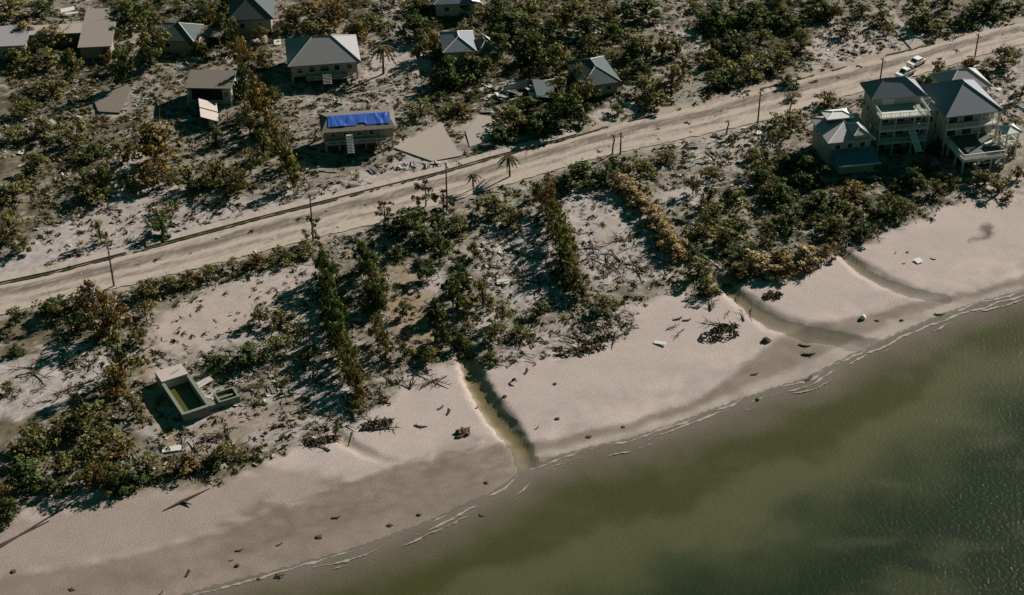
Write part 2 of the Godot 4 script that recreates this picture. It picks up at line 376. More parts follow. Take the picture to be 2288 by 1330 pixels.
	for j in nz:
		for i in nx:
			var x := xs[i]
			var z := zs[j]
			var sd := sea_distance(x, z)
			var wx := x + noise_b.get_noise_2d(x * 1.3, z * 1.3) * 1.6 + noise_c.get_noise_2d(x, z) * 0.5
			var wz := z + noise_b.get_noise_2d(x * 1.3 + 400.0, z * 1.3) * 1.6 + noise_c.get_noise_2d(x + 90.0, z) * 0.5
			if sd > -16.0:
				wx = lerpf(x, wx, 0.5); wz = lerpf(z, wz, 0.5)
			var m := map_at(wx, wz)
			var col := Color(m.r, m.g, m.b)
			var cut := Vector2.ZERO
			if sd > 0.0:
				var s := sd + noise_a.get_noise_2d(x * 2.0, z * 2.0) * 3.5 * smoothstep(0.0, 8.0, sd) + noise_b.get_noise_2d(x * 0.6, z * 0.6) * 1.5
				col = Color(0.29, 0.245, 0.205).lerp(Color(0.20, 0.168, 0.118), smoothstep(0.0, 4.5, s))
				col = col.lerp(Color(0.086, 0.088, 0.022), smoothstep(3.0, 10.0, s))
				# a sand bar, sharp on its landward side, falling off to a darker bed
				var t := signed_distance(bar_line, x, z) + noise_a.get_noise_2d(x * 1.6 + 60.0, z * 1.6) * 4.5 + noise_b.get_noise_2d(x * 0.5, z * 0.5) * 1.2
				var bed := Color(0.138, 0.138, 0.062).lerp(Color(0.080, 0.092, 0.032), smoothstep(4.0, 13.0, t))
				bed = bed.lerp(Color(0.010, 0.026, 0.004), smoothstep(7.0, 21.0, t + noise_a.get_noise_2d(x * 1.3, z * 1.3 + 200.0) * 7.0))  # light lost with water depth, painted into the bed colour
				col = col.lerp(bed, smoothstep(-1.6, 1.6, t) * smoothstep(4.0, 10.0, s))
				var silt := noise_a.get_noise_2d(x * 1.1 + noise_b.get_noise_2d(x * 0.4, z * 0.4) * 6.0, z * 2.4 + 90.0)
				col = col.lerp(Color(0.155, 0.155, 0.082), smoothstep(0.12, 0.55, silt) * 0.35 * smoothstep(3.0, 10.0, s))
			else:
				cut = channel_cut(x, z) if sd > -60.0 else Vector2.ZERO
				col = col.lerp(Color(0.235, 0.178, 0.066) if x < 18.0 else Color(0.225, 0.178, 0.098), cut.y * 0.9)
				var grain := noise_c.get_noise_2d(x * 2.3, z * 2.3) * 0.5 + noise_b.get_noise_2d(x * 2.0, z * 2.0) * 0.5
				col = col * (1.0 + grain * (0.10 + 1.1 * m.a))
				var pale := noise_b.get_noise_2d(x * 1.1 + 700.0, z * 2.0) + noise_c.get_noise_2d(x * 0.8, z * 1.9 + 40.0) * 0.5
				col = col.lerp(Color(0.41, 0.365, 0.335), smoothstep(0.12, 0.45, pale) * smoothstep(0.15, 0.5, m.a) * 0.8)
				if sd > -34.0 and m.a < 0.12:
					# damp patches, drifts and drainage marks in the beach sand
					var damp := noise_b.get_noise_2d(x * 0.55 + 20.0, z * 1.1) * 0.22 + noise_b.get_noise_2d(x * 2.2, z * 2.2 + 9.0) * 0.16
					col = col * (1.0 + damp * smoothstep(-17.0, -5.0, sd) + noise_a.get_noise_2d(x * 2.0, z * 3.0) * 0.07)
					# dark algae film and runnels left on the flat beside the narrow channel
					var q := Geometry2D.get_closest_point_to_segment(Vector2(x, z), flat_a, flat_b).distance_to(Vector2(x, z))
					if q < 9.0:
						var r := 1.0 - absf(noise_b.get_noise_2d(x * 0.9 + 300.0, z * 1.5)) * 3.0
						var film := smoothstep(0.25, 0.9, r) * 0.55 + smoothstep(0.02, 0.3, noise_b.get_noise_2d(x * 0.8, z * 1.3 + 77.0)) * 0.5
						col = col.lerp(Color(0.175, 0.145, 0.108), clampf(film, 0.0, 1.0) * (1.0 - smoothstep(3.5, 8.0, q + noise_a.get_noise_2d(x * 4.0, z * 4.0) * 3.0)) * 0.75)
				var lit := noise_c.get_noise_2d(x * 1.7 + 50.0, z * 2.6)
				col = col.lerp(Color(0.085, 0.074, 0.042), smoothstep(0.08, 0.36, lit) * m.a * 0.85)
			vs[j * nx + i] = Vector3(x, height_from(x, z, sd, m.a, cut.x), z)
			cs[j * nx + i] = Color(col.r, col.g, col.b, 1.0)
	for j in nz:
		for i in nx:
			var a := vs[j * nx + mini(i + 1, nx - 1)] - vs[j * nx + maxi(i - 1, 0)]
			var b := vs[mini(j + 1, nz - 1) * nx + i] - vs[maxi(j - 1, 0) * nx + i]
			ns[j * nx + i] = b.cross(a).normalized()
	var idx := PackedInt32Array()
	for j in nz - 1:
		for i in nx - 1:
			var k := j * nx + i
			idx.append_array(PackedInt32Array([k, k + 1, k + nx, k + 1, k + nx + 1, k + nx]))
	var a := []
	a.resize(Mesh.ARRAY_MAX)
	a[Mesh.ARRAY_VERTEX] = vs; a[Mesh.ARRAY_NORMAL] = ns; a[Mesh.ARRAY_COLOR] = cs; a[Mesh.ARRAY_INDEX] = idx
	var am := ArrayMesh.new()
	am.add_surface_from_arrays(Mesh.PRIMITIVE_TRIANGLES, a)
	solid("ground", am, M.ground, "", "", "", "structure")
	var pm := PlaneMesh.new()
	pm.size = Vector2(6800, 6800)
	var sea := solid("sea_water", pm, M.water, "", "", "", "structure")
	sea.position.y = SEA_LEVEL

func resample(l: Array, count: int) -> Array:
	var total := 0.0
	for i in l.size() - 1: total += l[i].distance_to(l[i + 1])
	var res := []
	var seg := 0
	var gone := 0.0
	for k in count:
		var want := total * k / (count - 1)
		while seg < l.size() - 2 and gone + l[seg].distance_to(l[seg + 1]) < want:
			gone += l[seg].distance_to(l[seg + 1])
			seg += 1
		var ln: float = l[seg].distance_to(l[seg + 1])
		res.append(l[seg].lerp(l[seg + 1], clampf((want - gone) / ln, 0.0, 1.0)))
	return res

func make_road() -> void:
	var up := resample([V(-110.26,4.79),V(-91.90,-3.50),V(-82.34,-7.50),V(-69.72,-13.97),V(-46.40,-26.32),V(-29.95,-34.46),V(-14.11,-42.24),V(-3.96,-48.20),V(8.78,-54.69),V(23.90,-63.49),V(41.45,-71.26),V(54.77,-78.31),V(69.34,-85.79),V(82.44,-93.09),V(92.38,-97.94),V(108.48,-106.57),V(118.57,-110.77),V(143.88,-122.09)], 420)
	var lo := resample([V(-107.25,14.65),V(-89.68,5.47),V(-79.01,0.42),V(-67.91,-4.07),V(-58.95,-8.52),V(-48.21,-13.67),V(-37.19,-19.28),V(-24.99,-24.89),V(-12.46,-32.14),V(0.53,-39.50),V(14.02,-47.49),V(23.25,-51.78),V(32.63,-55.61),V(42.20,-59.70),V(51.98,-64.06),V(62.13,-69.69),V(72.62,-75.87),V(83.26,-81.39),V(105.79,-94.84),V(115.94,-100.18),V(141.03,-112.42)], 420)
	var across := 18
	var mb := MB.new()
	var sand := Color(0.50, 0.428, 0.366)
	var tar := Color(0.170, 0.145, 0.122)
	var row_p := []
	var row_c := []
	for i in up.size():
		var r := []
		var rc := []
		for k in across + 1:
			var t := float(k) / across
			var p: Vector2 = up[i].lerp(lo[i], t)
			var edge := noise_b.get_noise_2d(i * 2.0, t * 3.0) * 0.05
			if k == 0 or k == across: p += (lo[i] - up[i]) * edge
			r.append(Vector3(p.x, 0.15 - 0.05 * absf(t - 0.45), p.y))
			var s := noise_b.get_noise_2d(i * 0.55, t * 95.0) * 0.9 + noise_c.get_noise_2d(i * 1.3, t * 40.0) * 0.5
			var tt := t + noise_a.get_noise_2d(i * 1.2, 7.0) * 0.09
			var share := smoothstep(0.10, 0.20, tt) * (1.0 - smoothstep(0.36, 0.50, tt)) + 0.5 * smoothstep(0.56, 0.62, tt) * (1.0 - smoothstep(0.70, 0.78, tt))
			rc.append(sand.lerp(tar, clampf(share * 0.85 + s * 0.75, 0.0, 1.0)))
		row_p.append(r); row_c.append(rc)
	for i in up.size() - 1:
		for k in across:
			for q: Array in [[i, k], [i + 1, k], [i, k + 1], [i + 1, k], [i + 1, k + 1], [i, k + 1]]:
				mb.v.append(row_p[q[0]][q[1]]); mb.n.append(Vector3.UP); mb.c.append(row_c[q[0]][q[1]])
	solid("road", mb.mesh(), M.road, "", "", "", "structure")
	# low weedy gutter between road and footpath
	var gt := MB.new()
	for i in up.size() - 1:
		var d0: Vector2 = (up[mini(i + 1, 419)] - up[i]).normalized()
		var n0 := Vector2(d0.y, -d0.x)
		var w0 := 0.25 + 0.45 * (0.5 + noise_b.get_noise_2d(i * 1.5, 20.0))
		var w1 := 0.25 + 0.45 * (0.5 + noise_b.get_noise_2d((i + 1) * 1.5, 20.0))
		if noise_a.get_noise_2d(i * 2.0, 80.0) > (0.3 if i < 215 else -0.1): continue
		var p0: Vector2 = up[i] + n0 * 0.25
		var p1: Vector2 = up[i + 1] + n0 * 0.25
		var q0: Vector2 = p0 + n0 * w0
		var q1: Vector2 = p1 + n0 * w1
		gt.quad(Vector3(p0.x, 0.165, p0.y), Vector3(p1.x, 0.165, p1.y), Vector3(q1.x, 0.165, q1.y), Vector3(q0.x, 0.165, q0.y), Color(0.06, 0.056, 0.03))
	solid("road_gutter", gt.mesh(), M.road, "", "", "", "structure")
	# raised footpath along the landward side, broken off where sand and wreckage cover it
	var fp := MB.new()
	var light := Color(0.50, 0.435, 0.385)
	for i in 205:
		if noise_a.get_noise_2d(i * 3.0, 50.0) > 0.42: continue
		var d0: Vector2 = (up[i + 1] - up[i]).normalized()
		var d1: Vector2 = (up[i + 2] - up[i + 1]).normalized()
		var n0 := Vector2(d0.y, -d0.x)
		var n1 := Vector2(d1.y, -d1.x)
		var a0: Vector2 = up[i] + n0 * 1.1
		var a1: Vector2 = up[i + 1] + n1 * 1.1
		var b0: Vector2 = up[i] + n0 * 2.9
		var b1: Vector2 = up[i + 1] + n1 * 2.9
		var y := 0.27
		var col := light * (0.92 + 0.16 * noise_c.get_noise_2d(i * 4.0, 3.0))
		col.a = 1.0
		fp.quad(Vector3(a0.x, y, a0.y), Vector3(a1.x, y, a1.y), Vector3(b1.x, y, b1.y), Vector3(b0.x, y, b0.y), col)
		fp.quad(Vector3(a0.x, -0.3, a0.y), Vector3(a1.x, -0.3, a1.y), Vector3(a1.x, y, a1.y), Vector3(a0.x, y, a0.y), col)
		fp.quad(Vector3(b1.x, -0.3, b1.y), Vector3(b0.x, -0.3, b0.y), Vector3(b0.x, y, b0.y), Vector3(b1.x, y, b1.y), col)
	solid("footpath", fp.mesh(), M.road, "", "", "", "structure")

func slab_of(called: String, poly: Array, y: float, m: Material, label: String, category: String) -> void:
	var mb := MB.new()
	var c := Vector2.ZERO
	for p: Vector2 in poly: c += p / poly.size()
	for i in poly.size():
		var a: Vector2 = poly[i]
		var b: Vector2 = poly[(i + 1) % poly.size()]
		mb.tri(Vector3(c.x, y, c.y), Vector3(a.x, y, a.y), Vector3(b.x, y, b.y))
		mb.quad(Vector3(a.x, -0.4, a.y), Vector3(b.x, -0.4, b.y), Vector3(b.x, y, b.y), Vector3(a.x, y, a.y))
	if label: solid(called, mb.mesh(), m, label, category)
	else: solid(called, mb.mesh(), m, "", "", "", "structure")

func make_foam() -> void:
	var mb := MB.new()
	var l := resample(water_line.slice(4, water_line.size() - 1), 1100)
	for lane in 3:
		for i in l.size() - 1:
			var w := [0.0, 0.0]
			var off := [0.0, 0.0]
			for k in 2:
				w[k] = 0.26 * smoothstep(-0.25, 0.35, noise_a.get_noise_2d((i + k) * 0.5, 4.0 + 30.0 * lane) + (0.2 if i > 750 else 0.0) - 0.12 * lane) * (0.7 + noise_b.get_noise_2d((i + k) * 0.8, 1.0 + lane))
				off[k] = noise_a.get_noise_2d((i + k) * 0.5, 9.0 + 50.0 * lane) * 0.9 + 0.3 + 1.15 * lane
			if w[0] < 0.012 and w[1] < 0.012: continue
			var d: Vector2 = (l[i + 1] - l[i]).normalized()
			var nrm := Vector2(-d.y, d.x)
			var a0: Vector2 = l[i] + nrm * (off[0] - w[0])
			var a1: Vector2 = l[i + 1] + nrm * (off[1] - w[1])
			var b0: Vector2 = l[i] + nrm * (off[0] + w[0])
			var b1: Vector2 = l[i + 1] + nrm * (off[1] + w[1])
			var y := SEA_LEVEL + 0.005
			mb.quad(Vector3(b0.x, y, b0.y), Vector3(b1.x, y, b1.y), Vector3(a1.x, y, a1.y), Vector3(a0.x, y, a0.y))
	solid("foam_line", mb.mesh(), M.foam, "thin broken lines of foam along the waterline", "foam", "", "stuff")

# ------------------------------------------------------------------ plants
func leafy(kind: String, variant: int) -> Node3D:
	# one plant 6 m wide and 5 m tall; copies are scaled to the plants in the photograph
	rng.seed = 1000 + variant * 37 + kind.unicode_at(0) * 101
	var root := Node3D.new()
	var crown := MB.new()
	var wood := MB.new()
	var tones := {"g": [Color(0.070, 0.100, 0.030), Color(0.110, 0.135, 0.042), Color(0.055, 0.078, 0.024)],
		"o": [Color(0.180, 0.168, 0.058), Color(0.138, 0.144, 0.048), Color(0.225, 0.185, 0.078), Color(0.092, 0.102, 0.035)],
		"y": [Color(0.245, 0.220, 0.085), Color(0.185, 0.174, 0.060), Color(0.125, 0.128, 0.044)],
		"b": [Color(0.225, 0.150, 0.052), Color(0.175, 0.120, 0.042), Color(0.135, 0.108, 0.040), Color(0.270, 0.185, 0.075)],
		"t": [Color(0.52, 0.40, 0.24), Color(0.44, 0.33, 0.185), Color(0.36, 0.265, 0.14)]}
	var cols: Array = tones[kind]
	var count: int = {"g": 1150, "o": 820, "y": 420, "b": 860, "t": 1700}[kind]
	var lobes := []
	var nl: int = {"g": 15, "o": 14, "y": 13, "b": 14, "t": 13}[kind]
	for i in nl:
		var a := TAU * i / nl + rng.randf() * 0.9
		var rr := rng.randf_range(0.3, 2.5) if i > 0 else 0.0
		var y := rng.randf_range(0.7, 4.3 - rr * 0.55) if i > 0 else 3.8
		lobes.append([Vector3(cos(a) * rr, y, sin(a) * rr), rng.randf_range(0.4, 1.15)])
	wood.tube([Vector3(0, -0.5, 0), Vector3(rng.randf_range(-0.1, 0.1), 1.2, 0.1), Vector3(rng.randf_range(-0.3, 0.3), 3.4, 0.0)], [0.2, 0.15, 0.05], 5)
	for l: Array in lobes:
		var from := Vector3(0, rng.randf_range(0.4, 1.4), 0)
		var mid: Vector3 = from.lerp(l[0], 0.55) + Vector3(0, 0.2, 0)
		wood.tube([from, mid, l[0]], [0.1, 0.07, 0.025], 4)
	for i in count:
		var l: Array = lobes[rng.randi() % lobes.size()]
		var dir := Vector3(rng.randfn(), rng.randfn() * 0.9 + 0.15, rng.randfn()).normalized()
		var rad: float = l[1] * pow(rng.randf(), 0.4)
		var p: Vector3 = l[0] + dir * rad * Vector3(1.0, 0.85, 1.0)
		p.y = maxf(p.y, 0.08)
		var sz := rng.randf_range(0.10, 0.33) * (1.1 if kind != "y" else 1.25)
		var u := Vector3(rng.randfn(), rng.randfn() * 0.6, rng.randfn()).normalized()
		var r := u.cross((dir + Vector3(rng.randfn(), rng.randfn(), rng.randfn()) * 0.55).normalized()).normalized()
		var col: Color = cols[rng.randi() % cols.size()] * rng.randf_range(0.75, 1.25)
		col.a = 1.0
		crown.leaf(p, r * sz * 0.8, u * sz, (dir + Vector3.UP * 0.3).normalized(), col)
	if true:
		for i in (22 if kind in ["y", "b", "t"] else 10):
			var a := rng.randf() * TAU
			var tip := Vector3(cos(a) * rng.randf_range(0.8, 2.9), rng.randf_range(1.5, 5.0), sin(a) * rng.randf_range(0.8, 2.9))
			var st := Vector3(0, rng.randf_range(0.3, 2.4), 0)
			wood.tube([st, st.lerp(tip, 0.6) + Vector3(rng.randfn(), rng.randfn(), rng.randfn()) * 0.15, tip], [0.07, 0.05, 0.015], 3)
	part("trunk", wood.mesh(), M.bark, root)
	part("crown", crown.mesh(), M.leaf, root)
	return root

func palm(variant: int) -> Node3D:
	# 5 m tall, fronds to 2.2 m
	rng.seed = 4400 + variant
	var root := Node3D.new()
	var wood := MB.new()
	var lean := Vector3(rng.randf_range(-0.3, 0.3), 0, rng.randf_range(-0.3, 0.3))
	wood.tube([Vector3(0, -0.4, 0), Vector3(0, 2, 0) + lean * 0.3, Vector3(0, 4.3, 0) + lean], [0.2, 0.15, 0.13], 6)
	part("trunk", wood.mesh(), M.bark, root)
	var top := Vector3(0, 4.25, 0) + lean
	for i in 13:
		var f := MB.new()
		var a := TAU * i / 13.0 + rng.randf() * 0.3
		var d := Vector3(cos(a), 0, sin(a))
		var rise := rng.randf_range(-0.25, 0.9)
		var ln := rng.randf_range(1.5, 2.4)
		var sv := Vector3(-d.z, 0, d.x)
		var col := Color(0.095, 0.085, 0.028) if rng.randf() < 0.6 else Color(0.13, 0.092, 0.035)
		var last := top
		for s in 7:
			var t := (s + 1) / 7.0
			var p := top + d * ln * t + Vector3(0, rise * t - 1.9 * t * t, 0)
			var w := 0.42 * (1.0 - 0.75 * t)
			for side: float in [-1.0, 1.0]:
				var tip := p + sv * side * w + d * 0.18 - Vector3(0, 0.24 * w, 0)
				f.tri(last, p, tip, col * rng.randf_range(0.8, 1.2))
				f.tri(last, tip, last + sv * side * w * 0.9 - Vector3(0, 0.15, 0), col * rng.randf_range(0.7, 1.1))
			last = p
		part("frond", f.mesh(), M.leaf, root)
	return root

func lobed_tree(variant: int) -> Node3D:
	# thin bare trunk with separate tufts, 4 m tall, 3 m wide
	rng.seed = 5100 + variant
	var root := Node3D.new()
	var wood := MB.new()
	wood.tube([Vector3(0, -0.4, 0), Vector3(0.05, 2, 0), Vector3(0, 3.5, 0)], [0.12, 0.09, 0.05], 5)
	var ends := [Vector3(0, 3.7, 0)]
	for i in 7:
		var a := TAU * i / 7.0 + rng.randf() * 0.5
		var e := Vector3(cos(a) * rng.randf_range(0.8, 1.35), rng.randf_range(1.1, 3.4), sin(a) * rng.randf_range(0.8, 1.35))
		wood.tube([Vector3(0, e.y - 0.5, 0), e * Vector3(0.5, 1, 0.5), e], [0.05, 0.04, 0.02], 4)
		ends.append(e)
	part("trunk", wood.mesh(), M.bark, root)
	for e: Vector3 in ends:
		var mb := MB.new()
		for i in 46:
			var dir := Vector3(rng.randfn(), rng.randfn() * 0.7, rng.randfn()).normalized()
			var p := e + dir * 0.46 * pow(rng.randf(), 0.4)
			var u := Vector3(rng.randfn(), rng.randfn() * 0.6, rng.randfn()).normalized()
			var col := Color(0.060, 0.056, 0.020) * rng.randf_range(0.6, 1.4)
			col.a = 1.0
			mb.leaf(p, u.cross(dir).normalized() * 0.16, u * 0.2, dir, col)
		part("leaf_tuft", mb.mesh(), M.leaf, root)
	return root

const PLANT_NAMES := {"g": ["leafy_tree", "leafy_shrub", "dark green leafy tree", "dark green leafy shrub"], "o": ["olive_tree", "olive_shrub", "olive green tree", "olive green shrub"],
	"y": ["sparse_tree", "sparse_bush", "thin yellow-green tree", "thin yellow-green bush"], "b": ["brown_tree", "brown_shrub", "brown salt-burnt tree", "brown salt-burnt shrub"], "t": ["dry_bush", "dry_bush", "dry tan bush", "dry tan bush"],
	"p": ["palm_tree", "palm_tree", "ragged palm tree", "ragged palm tree"], "l": ["stripped_palm", "stripped_palm", "small tree with separate leaf tufts", "small tree with separate leaf tufts"]}
const TENS := ["", "", "twenty", "thirty", "forty", "fifty"]
const ORDINALS := ["", "first", "second", "third", "fourth", "fifth", "sixth", "seventh", "eighth", "ninth", "tenth", "eleventh", "twelfth", "thirteenth", "fourteenth", "fifteenth", "sixteenth", "seventeenth", "eighteenth", "nineteenth"]

func number_labels(list: Array, text: String) -> void:
	# look-alikes are told apart by their order across the view
	if list.size() < 2: return
	list.sort_custom(func(a: Node3D, b: Node3D) -> bool: return a.position.x / (246.0 - a.position.z) < b.position.x / (246.0 - b.position.z))
	for i in list.size():
		var n := i + 1
		var word := ""
		if n < 20: word = ORDINALS[n]
		elif n % 10 == 0: word = ["twentieth", "thirtieth", "fortieth", "fiftieth"][n / 10 - 2]
		else: word = TENS[n / 10] + "-" + ORDINALS[n % 10]
		var tail := ", leftmost" if i == 0 else (", rightmost" if n == list.size() else ", " + word + " from left")
		list[i].set_meta("label", text + tail)

